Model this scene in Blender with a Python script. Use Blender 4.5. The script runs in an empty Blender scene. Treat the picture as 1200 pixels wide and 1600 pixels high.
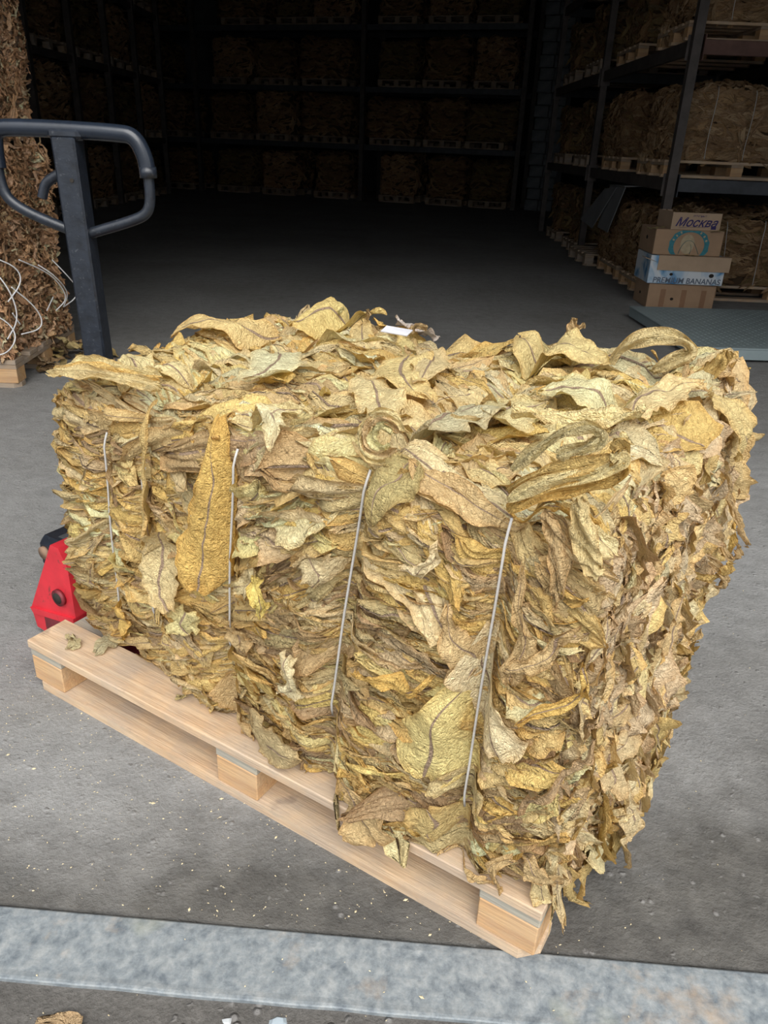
import bpy, math, random
import numpy as np
from mathutils import Vector, Matrix

C = bpy.context.scene.collection
scene = bpy.context.scene
PI = math.pi

# ------------------------------------------------------------------ camera
cam = bpy.data.cameras.new('camera')
cam_o = bpy.data.objects.new('camera', cam); C.objects.link(cam_o)
F_PX = 1196.0
cam.sensor_fit = 'VERTICAL'; cam.sensor_height = 36.0; cam.lens = 36.0 * F_PX / 1600.0
cam.clip_start = 0.02; cam.clip_end = 200
_r = Vector((0.999, 0.023, 0.037)).normalized()
_w = Vector((-0.005, 0.901, -0.434)); _w = (_w - _r * _w.dot(_r)).normalized()
_u = _r.cross(_w)
CAM = Vector((0, 0, 1.132))
cam_o.matrix_world = Matrix(((_r.x, _u.x, -_w.x, CAM.x), (_r.y, _u.y, -_w.y, CAM.y), (_r.z, _u.z, -_w.z, CAM.z), (0, 0, 0, 1)))
scene.camera = cam_o

# ------------------------------------------------------------------ sky: overcast, brightest overhead
world = bpy.data.worlds.new('world'); scene.world = world; world.use_nodes = True
nt = world.node_tree; nt.nodes.clear()
wo = nt.nodes.new('ShaderNodeOutputWorld'); bg = nt.nodes.new('ShaderNodeBackground')
tc = nt.nodes.new('ShaderNodeTexCoord'); sx = nt.nodes.new('ShaderNodeSeparateXYZ')
mr = nt.nodes.new('ShaderNodeMapRange'); cr = nt.nodes.new('ShaderNodeMix'); cr.data_type = 'RGBA'
nt.links.new(tc.outputs['Generated'], sx.inputs[0]); nt.links.new(sx.outputs['Z'], mr.inputs[0])
mr.inputs[1].default_value = 0; mr.inputs[2].default_value = 1; mr.inputs[3].default_value = 0; mr.inputs[4].default_value = 1
nt.links.new(mr.outputs[0], cr.inputs[0])
cr.inputs[6].default_value = (0.46, 0.47, 0.48, 1); cr.inputs[7].default_value = (1.32, 1.35, 1.39, 1)
nt.links.new(cr.outputs[2], bg.inputs[0]); bg.inputs[1].default_value = 1.0
nt.links.new(bg.outputs[0], wo.inputs[0])
sd = bpy.data.lights.new('overcast_sun', 'SUN'); sd.energy = 1.7; sd.angle = math.radians(50); sd.color = (1.0, 0.97, 0.92)
so = bpy.data.objects.new('overcast_sun', sd); C.objects.link(so)
so.rotation_euler = Vector((0.22, -1.0, 1.05)).to_track_quat('Z', 'Y').to_euler()

scene.view_settings.view_transform = 'Standard'; scene.view_settings.look = 'None'
scene.view_settings.exposure = 0.98; scene.view_settings.gamma = 1.0
scene.view_settings.use_curve_mapping = False
scene.cycles.max_bounces = 8; scene.cycles.diffuse_bounces = 6

# ------------------------------------------------------------------ helpers
def tag(o, label=None, cat=None, group=None, kind=None):
    if label: o['label'] = label
    if cat: o['category'] = cat
    if group: o['group'] = group
    if kind: o['kind'] = kind
    return o

def empty(name, loc=(0, 0, 0), rz=0.0, label=None, cat=None, group=None):
    o = bpy.data.objects.new(name, None); C.objects.link(o)
    o.empty_display_size = 0.1
    o.location = loc; o.rotation_euler = (0, 0, rz)
    return tag(o, label, cat, group)

class MB:
    """collects shapes into one mesh"""
    def __init__(s): s.v = []; s.f = []; s.m = []
    def add(s, vs, fs, mi=0):
        n = len(s.v); s.v += [tuple(v) for v in vs]; s.f += [tuple(i + n for i in f) for f in fs]; s.m += [mi] * len(fs)
        return s
    def box(s, x0, x1, y0, y1, z0, z1, mi=0, ch=0.0, M=None):
        if ch <= 0:
            vs = [(x, y, z) for z in (z0, z1) for y in (y0, y1) for x in (x0, x1)]
            fs = [(0, 2, 3, 1), (4, 5, 7, 6), (0, 1, 5, 4), (2, 6, 7, 3), (0, 4, 6, 2), (1, 3, 7, 5)]
        else:
            c = min(ch, (x1 - x0) / 2.1, (y1 - y0) / 2.1, (z1 - z0) / 2.1)
            vs = []; 
            ax = [(x0, x1), (y0, y1), (z0, z1)]
            idx = {}
            for a in range(3):
                for sx_ in (0, 1):
                    for sy_ in (0, 1):
                        for sz_ in (0, 1):
                            p = []
                            for k, sg in enumerate((sx_, sy_, sz_)):
                                e = ax[k][sg]
                                if k != a: e += c if sg == 0 else -c
                                p.append(e)
                            idx[(a, sx_, sy_, sz_)] = len(vs); vs.append(tuple(p))
            fs = []
            I = idx
            for sg in (0, 1):
                f0 = [I[(0, sg, 0, 0)], I[(0, sg, 1, 0)], I[(0, sg, 1, 1)], I[(0, sg, 0, 1)]]
                f1 = [I[(1, 0, sg, 0)], I[(1, 0, sg, 1)], I[(1, 1, sg, 1)], I[(1, 1, sg, 0)]]
                f2 = [I[(2, 0, 0, sg)], I[(2, 1, 0, sg)], I[(2, 1, 1, sg)], I[(2, 0, 1, sg)]]
                for f in (f0, f1, f2): fs.append(tuple(f if sg else f[::-1]))
            for a_, b_, k in ((0, 1, 2), (1, 2, 0), (0, 2, 1)):
                for s1 in (0, 1):
                    for s2 in (0, 1):
                        def key(a, t):
                            d = {a_: s1, b_: s2, k: t}; return I[(a, d[0], d[1], d[2])]
                        q = (key(a_, 0), key(b_, 0), key(b_, 1), key(a_, 1))
                        fs.append(q)
            for sx_ in (0, 1):
                for sy_ in (0, 1):
                    for sz_ in (0, 1):
                        fs.append((I[(0, sx_, sy_, sz_)], I[(1, sx_, sy_, sz_)], I[(2, sx_, sy_, sz_)]))
        if M is not None: vs = [tuple(M @ Vector(v)) for v in vs]
        return s.add(vs, fs, mi)
    def tube(s, pts, r, n=8, mi=0, closed=False, flat=1.0):
        pts = [Vector(p) for p in pts]; N = len(pts); vs = []; fs = []
        rr = r if isinstance(r, (list, tuple)) else [r] * N
        up = Vector((0, 0, 1)); prev = None
        for i, p in enumerate(pts):
            a = pts[(i - 1) % N] if (closed or i > 0) else p
            b = pts[(i + 1) % N] if (closed or i < N - 1) else p
            t = (b - a).normalized()
            if prev is None:
                x = t.cross(up)
                if x.length < 0.05: x = t.cross(Vector((0, 1, 0)))
                x.normalize()
            else:
                x = (prev - t * prev.dot(t)).normalized()
            prev = x; y = t.cross(x)
            for k in range(n):
                a_ = 2 * PI * k / n
                vs.append(p + x * math.cos(a_) * rr[i] + y * math.sin(a_) * rr[i] * flat)
        R_ = N if closed else N - 1
        for i in range(R_):
            j = (i + 1) % N
            for k in range(n):
                k2 = (k + 1) % n
                fs.append((i * n + k, i * n + k2, j * n + k2, j * n + k))
        if not closed:
            fs.append(tuple(range(n))[::-1]); fs.append(tuple((N - 1) * n + k for k in range(n)))
        return s.add(vs, fs, mi)
    def prism(s, poly, y0, y1, mi=0, M=None):
        """polygon in x,z extruded along y"""
        n = len(poly)
        vs = [(p[0], y0, p[1]) for p in poly] + [(p[0], y1, p[1]) for p in poly]
        fs = [tuple(range(n)), tuple(range(n, 2 * n))[::-1]] + [(i, i + n, (i + 1) % n + n, (i + 1) % n) for i in range(n)]
        if M is not None: vs = [tuple(M @ Vector(v)) for v in vs]
        return s.add(vs, fs, mi)
    def build(s, name, mats, parent=None, smooth=False, loc=None, rot=None):
        me = bpy.data.meshes.new(name); me.from_pydata(s.v, [], s.f)
        if not isinstance(mats, (list, tuple)): mats = [mats]
        for m in mats: me.materials.append(m)
        if len(mats) > 1: me.polygons.foreach_set('material_index', s.m)
        if smooth: me.polygons.foreach_set('use_smooth', [True] * len(me.polygons))
        me.update(); me.validate()
        import bmesh
        bm = bmesh.new(); bm.from_mesh(me); bmesh.ops.recalc_face_normals(bm, faces=bm.faces); bm.to_mesh(me); bm.free()
        return link(name, me, parent, loc, rot)

def link(name, me, parent=None, loc=None, rot=None):
    o = bpy.data.objects.new(name, me); C.objects.link(o)
    if parent is not None: o.parent = parent
    if loc is not None: o.location = loc
    if rot is not None: o.rotation_euler = rot
    return o

# ------------------------------------------------------------------ materials
def mat(name, rough=0.8, metal=0.0):
    m = bpy.data.materials.new(name); m.use_nodes = True
    n = m.node_tree; b = n.nodes['Principled BSDF']
    b.inputs['Roughness'].default_value = rough; b.inputs['Metallic'].default_value = metal
    return m, n, b
def N(n, t, **kw):
    x = n.nodes.new(t)
    for k, v in kw.items(): setattr(x, k, v)
    return x
def noise(n, scale, detail=6, rough=0.6, coord='Object', vec=None, dist=0.0, stretch=None):
    t = N(n, 'ShaderNodeTexNoise'); t.inputs['Scale'].default_value = scale
    t.inputs['Detail'].default_value = detail; t.inputs['Roughness'].default_value = rough
    t.inputs['Distortion'].default_value = dist
    if vec is None:
        c = N(n, 'ShaderNodeTexCoord'); vec = c.outputs[coord]
    if stretch:
        mp = N(n, 'ShaderNodeMapping'); mp.inputs['Scale'].default_value = stretch
        n.links.new(vec, mp.inputs[0]); vec = mp.outputs[0]
    n.links.new(vec, t.inputs['Vector'])
    return t.outputs['Fac']
def ramp(n, fac, stops):
    r = N(n, 'ShaderNodeValToRGB'); e = r.color_ramp.elements
    while len(e) < len(stops): e.new(0.5)
    for i, (p, c) in enumerate(stops):
        e[i].position = p; e[i].color = (c, c, c, 1) if not isinstance(c, (tuple, list)) else tuple(c) + (1,)
    n.links.new(fac, r.inputs[0]); return r.outputs[0]
def mixc(n, fac, a, b, mode='MIX'):
    m = N(n, 'ShaderNodeMix', data_type='RGBA', blend_type=mode)
    for s_, v in ((0, fac), (6, a), (7, b)):
        if isinstance(v, (int, float)): m.inputs[s_].default_value = v
        elif isinstance(v, (tuple, list)): m.inputs[s_].default_value = tuple(v) + (1,) if len(v) == 3 else v
        else: n.links.new(v, m.inputs[s_])
    return m.outputs[2]
def bump(n, b, h, strength=0.5, dist=0.01, prev=None):
    x = N(n, 'ShaderNodeBump'); x.inputs['Strength'].default_value = strength; x.inputs['Distance'].default_value = dist
    n.links.new(h, x.inputs['Height'])
    if prev is not None: n.links.new(prev, x.inputs['Normal'])
    n.links.new(x.outputs[0], b.inputs['Normal']); return x.outputs[0]
def math_(n, op, a, b=None):
    x = N(n, 'ShaderNodeMath', operation=op)
    for i, v in enumerate((a, b)):
        if v is None: continue
        if isinstance(v, (int, float)): x.inputs[i].default_value = v
        else: n.links.new(v, x.inputs[i])
    return x.outputs[0]

def make_leaf_mat(name, rib, transl, wr=1.0):
    m, n, b = mat(name, 0.72)
    at = N(n, 'ShaderNodeAttribute', attribute_name='col')
    uv = N(n, 'ShaderNodeUVMap', uv_map='uv'); sp = N(n, 'ShaderNodeSeparateXYZ'); n.links.new(uv.outputs[0], sp.inputs[0])
    u = math_(n, 'ABSOLUTE', math_(n, 'SUBTRACT', sp.outputs[0], 0.5))
    # patches and blotches
    n1 = noise(n, 30, 6, 0.65); n2 = noise(n, 140, 5, 0.7)
    c = mixc(n, 1.0, at.outputs['Color'], ramp(n, n1, [(0.28, (0.90, 0.84, 0.78)), (0.5, (1.06, 1.05, 1.02)), (0.75, (1.18, 1.18, 1.16))]), 'MULTIPLY')
    c = mixc(n, 1.0, c, ramp(n, n2, [(0.3, (0.90, 0.85, 0.80)), (0.5, (1.05, 1.05, 1.04))]), 'MULTIPLY')
    # side veins, a herringbone off the midrib
    w = math_(n, 'ADD', math_(n, 'MULTIPLY', sp.outputs[1], 12.0), math_(n, 'MULTIPLY', u, -9.0))
    w = math_(n, 'ADD', w, math_(n, 'MULTIPLY', n1, 1.2))
    fr = math_(n, 'ABSOLUTE', math_(n, 'SUBTRACT', math_(n, 'FRACT', w), 0.5))
    vein = ramp(n, fr, [(0.0, 1.0), (0.09, 0.0)])
    c = mixc(n, math_(n, 'MULTIPLY', vein, 0.30), c, mixc(n, 1.0, c, (0.62, 0.50, 0.42), 'MULTIPLY'))
    # midrib
    mfac = ramp(n, u, [(0.0, 1.0), (0.018, 1.0), (0.032, 0.0)])
    c = mixc(n, math_(n, 'MULTIPLY', mfac, at.outputs['Alpha']), c, rib)
    n.links.new(c, b.inputs['Base Color'])
    b.inputs['Specular IOR Level'].default_value = 0.25
    co = N(n, 'ShaderNodeTexCoord')
    wn = noise(n, 46, 4, 0.55, vec=co.outputs['Object'], dist=1.5)
    ridg = math_(n, 'ABSOLUTE', math_(n, 'SUBTRACT', wn, 0.5))
    wn2 = noise(n, 130, 3, 0.6, vec=co.outputs['Object'], dist=1.0)
    ridg2 = math_(n, 'ABSOLUTE', math_(n, 'SUBTRACT', wn2, 0.5))
    h = math_(n, 'ADD', math_(n, 'MULTIPLY', ridg, -1.0), math_(n, 'MULTIPLY', ridg2, -0.6))
    h = math_(n, 'ADD', h, math_(n, 'MULTIPLY', vein, 0.04))
    h = math_(n, 'ADD', h, math_(n, 'MULTIPLY', mfac, 0.16))
    bump(n, b, h, 0.9 * wr, 0.026)
    if transl > 0:
        tr = N(n, 'ShaderNodeBsdfTranslucent'); n.links.new(mixc(n, 1.0, c, (1.0, 0.86, 0.55), 'MULTIPLY'), tr.inputs[0])
        mx = N(n, 'ShaderNodeMixShader'); mx.inputs[0].default_value = transl
        out = n.nodes['Material Output']
        n.links.new(b.outputs[0], mx.inputs[1]); n.links.new(tr.outputs[0], mx.inputs[2]); n.links.new(mx.outputs[0], out.inputs[0])
    return m
M_LEAF = make_leaf_mat('dried_leaf', (0.46, 0.33, 0.23), 0.22)
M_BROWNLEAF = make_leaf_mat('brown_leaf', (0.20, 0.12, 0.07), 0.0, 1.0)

def make_wood(name, c0, c1, grey=0.3, dark=0.0):
    m, n, b = mat(name, 0.75)
    co = N(n, 'ShaderNodeTexCoord')
    g = noise(n, 9, 5, 0.55, vec=co.outputs['Object'], dist=0.8, stretch=(0.35, 6.0, 6.0))
    g2 = noise(n, 60, 4, 0.6, vec=co.outputs['Object'], stretch=(0.25, 4.0, 4.0))
    c = ramp(n, g, [(0.3, c0), (0.7, c1)])
    c = mixc(n, 0.55, c, ramp(n, g2, [(0.3, 0.55), (0.6, 1.0)]), 'MULTIPLY')
    d = noise(n, 7, 6, 0.65, vec=co.outputs['Object'])
    c = mixc(n, ramp(n, d, [(0.40, 0.0), (0.62, grey)]), c, (0.30, 0.275, 0.25))
    st = noise(n, 16, 3, 0.5, vec=co.outputs['Object'])
    c = mixc(n, ramp(n, st, [(0.66, 0.0), (0.74, 0.55)]), c, (0.20, 0.15, 0.12))
    n.links.new(c, b.inputs['Base Color'])
    bump(n, b, g2, 0.35, 0.004)
    return m
M_WOOD = make_wood('pallet_wood', (0.52, 0.34, 0.20), (0.68, 0.50, 0.32), 0.45)
M_BLOCK = make_wood('block_wood', (0.54, 0.29, 0.12), (0.66, 0.42, 0.20), 0.25)
M_STAIN = make_wood('blue_stained_wood', (0.30, 0.31, 0.28), (0.46, 0.40, 0.30), 0.5)
M_OLDWOOD = make_wood('old_pallet_wood', (0.32, 0.22, 0.14), (0.46, 0.34, 0.22), 0.6)

def make_floor():
    m, n, b = mat('concrete', 0.85)
    co = N(n, 'ShaderNodeTexCoord'); v = co.outputs['Object']
    a = noise(n, 1.1, 8, 0.6, vec=v, dist=0.4); d = noise(n, 14, 8, 0.7, vec=v); e = noise(n, 120, 4, 0.7, vec=v)
    c = ramp(n, a, [(0.3, (0.205, 0.200, 0.190)), (0.5, (0.245, 0.243, 0.236)), (0.72, (0.285, 0.285, 0.282))])
    c = mixc(n, 0.8, c, ramp(n, d, [(0.28, 0.70), (0.5, 0.96), (0.75, 1.18)]), 'MULTIPLY')
    c = mixc(n, 0.6, c, ramp(n, e, [(0.3, 0.75), (0.6, 1.1)]), 'MULTIPLY')
    # bitumen-dark dirty belt along the sliding-gate rail
    sp = N(n, 'ShaderNodeSeparateXYZ'); n.links.new(v, sp.inputs[0])
    yy = math_(n, 'ADD', sp.outputs[1], math_(n, 'MULTIPLY', sp.outputs[0], -0.16))
    yy = math_(n, 'SUBTRACT', yy, 0.20)
    yy = math_(n, 'ADD', yy, math_(n, 'MULTIPLY', noise(n, 2.6, 7, 0.65, vec=v), 0.75))
    belt = ramp(n, math_(n, 'MULTIPLY', yy, 0.5), [(0.53, 1.0), (0.68, 0.0)])
    peb = N(n, 'ShaderNodeTexVoronoi'); peb.inputs['Scale'].default_value = 55; n.links.new(v, peb.inputs['Vector'])
    pf = ramp(n, peb.outputs['Distance'], [(0.15, 1.0), (0.35, 0.0)])
    ps = math_(n, 'MULTIPLY', pf, ramp(n, noise(n, 22, 3, 0.6, vec=v), [(0.55, 0.0), (0.62, 1.0)]))
    dirt = mixc(n, math_(n, 'MULTIPLY', ps, 0.5), ramp(n, d, [(0.3, (0.045, 0.042, 0.038)), (0.7, (0.125, 0.118, 0.106))]), (0.30, 0.29, 0.28))
    c = mixc(n, math_(n, 'MULTIPLY', belt, 0.95), c, dirt)
    # pale trodden chips
    v2 = N(n, 'ShaderNodeTexVoronoi'); v2.inputs['Scale'].default_value = 26; n.links.new(v, v2.inputs['Vector'])
    n.links.new(c, b.inputs['Base Color'])
    h = math_(n, 'ADD', d, math_(n, 'MULTIPLY', e, 0.35))
    h = math_(n, 'ADD', h, math_(n, 'MULTIPLY', ps, 0.25))
    bump(n, b, h, 0.8, 0.014)
    return m
M_FLOOR = make_floor()
def make_asphalt():
    m, n, b = mat('asphalt', 0.9)
    co = N(n, 'ShaderNodeTexCoord'); v = co.outputs['Object']
    a = noise(n, 9, 8, 0.7, vec=v); e = noise(n, 90, 6, 0.7, vec=v)
    vo = N(n, 'ShaderNodeTexVoronoi'); vo.inputs['Scale'].default_value = 48; n.links.new(v, vo.inputs['Vector'])
    st = math_(n, 'MULTIPLY', ramp(n, vo.outputs['Distance'], [(0.22, 1.0), (0.36, 0.0)]), ramp(n, noise(n, 20, 3, 0.5, vec=v), [(0.55, 0.0), (0.6, 1.0)]))
    c = ramp(n, a, [(0.3, (0.075, 0.070, 0.064)), (0.7, (0.16, 0.150, 0.138))])
    c = mixc(n, 0.7, c, ramp(n, e, [(0.3, 0.6), (0.65, 1.25)]), 'MULTIPLY')
    c = mixc(n, math_(n, 'MULTIPLY', st, 0.7), c, (0.26, 0.25, 0.24))
    n.links.new(c, b.inputs['Base Color'])
    bump(n, b, math_(n, 'ADD', e, st), 0.8, 0.012)
    return m
M_ASPHALT = make_asphalt()
def make_steel():
    m, n, b = mat('worn_steel', 0.55, 0.1)
    co = N(n, 'ShaderNodeTexCoord'); v = co.outputs['Object']
    a = noise(n, 42, 9, 0.72, vec=v, dist=0.2); d = noise(n, 4.5, 4, 0.6, vec=v); e = noise(n, 110, 4, 0.7, vec=v)
    c = ramp(n, a, [(0.32, (0.11, 0.13, 0.15)), (0.48, (0.20, 0.225, 0.24)), (0.68, (0.32, 0.335, 0.335))])
    c = mixc(n, 0.4, c, ramp(n, e, [(0.3, 0.6), (0.7, 1.2)]), 'MULTIPLY')
    r = noise(n, 6.5, 6, 0.62, vec=v, dist=0.3)
    c = mixc(n, ramp(n, r, [(0.56, 0.0), (0.68, 0.5)]), c, (0.42, 0.30, 0.19))
    c = mixc(n, ramp(n, d, [(0.62, 0.0), (0.72, 0.5)]), c, (0.26, 0.27, 0.20))
    n.links.new(c, b.inputs['Base Color'])
    n.links.new(ramp(n, a, [(0.3, 0.38), (0.7, 0.62)]), b.inputs['Roughness'])
    bump(n, b, a, 0.25, 0.006)
    return m
M_STEEL = make_steel()
def plain(name, col, rough=0.7, metal=0.0, var=0.25, scale=12, bmp=0.2, spots=None):
    m, n, b = mat(name, rough, metal)
    a = noise(n, scale, 7, 0.65)
    lo = tuple(x * (1 - var) for x in col); hi = tuple(min(1, x * (1 + var)) for x in col)
    c = ramp(n, a, [(0.3, lo), (0.7, hi)])
    if spots:
        s = noise(n, scale * 3.1, 6, 0.7, dist=0.6)
        c = mixc(n, ramp(n, s, [(0.60, 0.0), (0.68, 1.0)]), c, spots)
    n.links.new(c, b.inputs['Base Color'])
    if bmp: bump(n, b, a, bmp, 0.004)
    return m
M_BLACKSTEEL = plain('black_painted_steel', (0.012, 0.016, 0.024), 0.36, 0.0, 0.4, 40, 0.25, (0.05, 0.055, 0.065))
M_GRIP = plain('black_grip', (0.012, 0.017, 0.027), 0.27, 0.0, 0.2, 30, 0.1)
M_RED = plain('red_painted_steel', (0.52, 0.022, 0.035), 0.5, 0.0, 0.25, 9, 0.15, (0.20, 0.03, 0.03))
M_DARKRED = plain('scuffed_dark_red', (0.16, 0.018, 0.025), 0.55, 0.1, 0.4, 20, 0.2, (0.04, 0.03, 0.035))
M_RUBBER = plain('rubber', (0.035, 0.036, 0.038), 0.8)
M_TWINE = plain('pale_twine', (0.50, 0.49, 0.47), 0.6, 0, 0.12, 200, 0.1)
M_WHITETWINE = plain('white_twine', (0.72, 0.72, 0.72), 0.5, 0, 0.1, 200, 0.1)
M_RACKPOST = plain('rack_post_steel', (0.085, 0.072, 0.066), 0.6, 0.2, 0.35, 8, 0.1)
M_RACKBEAM = plain('rack_beam_steel', (0.06, 0.066, 0.078), 0.55, 0.2, 0.3, 8, 0.1)
M_RUSTBEAM = plain('rust_beam', (0.14, 0.075, 0.06), 0.7, 0.1, 0.3, 8, 0.1)
M_WALL = plain('dark_wall', (0.10, 0.105, 0.11), 0.9, 0, 0.3, 2, 0.2)  # dark grey, mottled at random
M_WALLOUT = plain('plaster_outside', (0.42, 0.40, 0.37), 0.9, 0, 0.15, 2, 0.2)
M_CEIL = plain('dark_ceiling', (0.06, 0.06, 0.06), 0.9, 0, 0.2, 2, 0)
M_BRICK = plain('grey_block', (0.20, 0.22, 0.24), 0.9, 0, 0.35, 5, 0.2)
M_CARD = plain('cardboard', (0.36, 0.235, 0.145), 0.85, 0, 0.12, 6, 0.05)
M_CARD2 = plain('light_cardboard', (0.43, 0.31, 0.21), 0.85, 0, 0.10, 6, 0.05)
M_TAPE = plain('brown_tape', (0.27, 0.15, 0.085), 0.4, 0, 0.1, 6, 0)
M_HOLE = plain('dark_hole', (0.02, 0.016, 0.012), 0.9, 0, 0.1, 6, 0)
M_SCALE = plain('scale_plate', (0.28, 0.345, 0.36), 0.6, 0.15, 0.12, 3, 0.1)
M_SHEET = plain('grey_sheet', (0.17, 0.175, 0.18), 0.6, 0, 0.12, 6, 0.1)
M_INKBLUE = plain('purple_ink', (0.03, 0.022, 0.12), 0.7, 0, 0.05, 6, 0)
M_TEAL = plain('teal_ink', (0.035, 0.19, 0.23), 0.7, 0, 0.3, 30, 0)
M_TEALPALE = plain('faded_print', (0.42, 0.34, 0.22), 0.7, 0, 0.15, 30, 0)
M_PRINTBLUE = plain('print_grey_blue', (0.11, 0.14, 0.19), 0.7, 0, 0.1, 6, 0)
M_CHIP = plain('pale_chip', (0.62, 0.52, 0.33), 0.8, 0, 0.3, 60, 0)
M_STONECHIP = plain('stone_chip', (0.45, 0.47, 0.48), 0.8, 0, 0.2, 30, 0.2)
def make_banana_box():
    m, n, b = mat('blue_white_print', 0.7)
    a = noise(n, 4.5, 3, 0.5, dist=1.2)
    c = ramp(n, a, [(0.38, (0.05, 0.20, 0.42)), (0.46, (0.32, 0.47, 0.62)), (0.56, (0.62, 0.66, 0.70))])
    n.links.new(c, b.inputs['Base Color']); return m
M_BANANA = make_banana_box()

# ------------------------------------------------------------------ the crumpled-leaf generator
def crease(rng, a, b, n, f0, f1):
    """sum of folded waves: sharp creases between flat facets"""
    h = np.zeros_like(a)
    for i in range(n):
        th = rng.uniform(0, PI); f = f0 * (f1 / f0) ** (i / max(1, n - 1)); ph = rng.uniform(0, 10)
        t = (a * math.cos(th) + b * math.sin(th)) * f + ph
        h += (np.abs((t % 2) - 1) - 0.5) / f
    return h
def wobble(rng, v, n, f):
    h = np.zeros_like(v)
    for i in range(n): h += np.sin(v * f * (i + 1) * rng.uniform(.7, 1.3) + rng.uniform(0, 6.3)) / (i + 1)
    return h

def sheet(rng, L, W, nu, nv, kind='press', pleat=None, comp=None, curl=None, rag=0.12):
    """one leaf, local x across, y along, z out; returns verts (n,3), uv (n,2), edge (n)"""
    u = np.linspace(-1, 1, nu)[None, :] * np.ones((nv, 1)); v = np.linspace(0, 1, nv)[:, None] * np.ones((1, nu))
    prof = np.sin(PI * np.clip(v, 0, 1) ** 0.85) ** 0.6 * (1.05 - 0.35 * v) + 0.05
    if kind == 'hang': prof = (0.16 + 0.95 * v ** 1.1) * np.where(v > 0.72, np.sqrt(np.clip(1 - ((v - 0.72) / 0.30) ** 2, 0, 1)), 1)
    if kind == 'scrap': prof = np.sin(PI * np.clip(v, 0.03, 0.97)) ** 0.35
    ws = W * 0.5 * prof
    side = np.where(u > 0, 1 + rag * wobble(rng, v, 5, 9), 1 + rag * wobble(rng, v, 5, 9))
    x = u * ws * side
    ang = 0.0
    s = x.copy()
    if comp is None: comp = {'press': rng.uniform(.30, .62), 'flat': rng.uniform(.75, .97), 'hang': rng.uniform(.6, .85), 'scrap': rng.uniform(.6, .95)}[kind]
    if pleat is None: pleat = {'press': rng.uniform(3.0, 6.0), 'flat': rng.uniform(1.2, 2.6), 'hang': rng.uniform(1.8, 3.2), 'scrap': rng.uniform(.6, 1.6)}[kind]
    ph = rng.uniform(0, 2) + 0.5 * wobble(rng, v, 2, 2.2)
    tt = (u * pleat + ph)
    tri = np.abs((tt % 2) - 1) - 0.5
    amp = W * 0.5 * math.sqrt(max(0, 1 - comp ** 2)) / max(pleat, .6) * (0.45 + 0.55 * prof)
    if kind == 'flat': amp = np.minimum(amp, .007)
    if kind == 'hang': amp = amp * (0.6 + 0.5 * v)
    z = tri * amp * 0.66
    x = x * comp
    # roll of the blade about the rib
    if curl is None: curl = rng.uniform(-1, 1) * {'press': 9, 'flat': 3, 'hang': 7, 'scrap': 9}[kind]
    k = curl + 1e-4; x, z = np.sin(k * x) / k + z * np.sin(-k * x), (1 - np.cos(k * x)) / k + z * np.cos(k * x)
    y = L * (v - 0.5)
    # bend along the length
    bl = rng.uniform(-1, 1) * {'press': .9, 'flat': .35, 'hang': .5, 'scrap': 3}[kind]
    z = z + bl * (y ** 2 - L * L * .05)
    x = x + rng.uniform(-1, 1) * (0.35 if kind != 'hang' else .12) * L * (v - .5) ** 2 * 2 + 0.008 * wobble(rng, v, 2, 4)
    # creased crumple
    A = {'press': 0.85, 'flat': 0.55, 'hang': .5, 'scrap': 0.9}[kind]
    z = z + A * 0.20 * crease(rng, s, y, 5, 14, 60) + 0.16 * A * crease(rng, s * 1.5, y, 4, 60, 140)
    z = z + np.abs(u) ** 3 * 0.006 * wobble(rng, v, 4, 10)
    y = y + 0.004 * wobble(rng, u + v, 2, 5)
    V = np.stack([x, y, z], -1).reshape(-1, 3)
    UV = np.stack([u * .5 + .5, v], -1).reshape(-1, 2)
    edge = (np.clip(np.maximum(np.abs(u), 2 * np.abs(v - .5)), 0, 1) ** 6).reshape(-1)
    return V, UV, edge

def grid_faces(nu, nv):
    i = np.arange(nv - 1)[:, None] * nu + np.arange(nu - 1)[None, :]
    return np.stack([i, i + 1, i + nu + 1, i + nu], -1).reshape(-1, 4)

def mesh_np(name, V, F, UV, COL, mats):
    me = bpy.data.meshes.new(name)
    me.vertices.add(len(V)); me.vertices.foreach_set('co', V.astype(np.float32).ravel())
    me.loops.add(F.size); me.loops.foreach_set('vertex_index', F.astype(np.int32).ravel())
    me.polygons.add(len(F)); me.polygons.foreach_set('loop_start', np.arange(0, F.size, 4, dtype=np.int32))
    me.polygons.foreach_set('loop_total', np.full(len(F), 4, dtype=np.int32))
    me.polygons.foreach_set('use_smooth', np.ones(len(F), dtype=bool))
    me.materials.append(mats)
    me.update(calc_edges=True)
    uv = me.uv_layers.new(name='uv'); uv.data.foreach_set('uv', UV[F.ravel()].astype(np.float32).ravel())
    ca = me.color_attributes.new('col', 'FLOAT_COLOR', 'POINT'); ca.data.foreach_set('color', COL.astype(np.float32).ravel())
    return me

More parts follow.
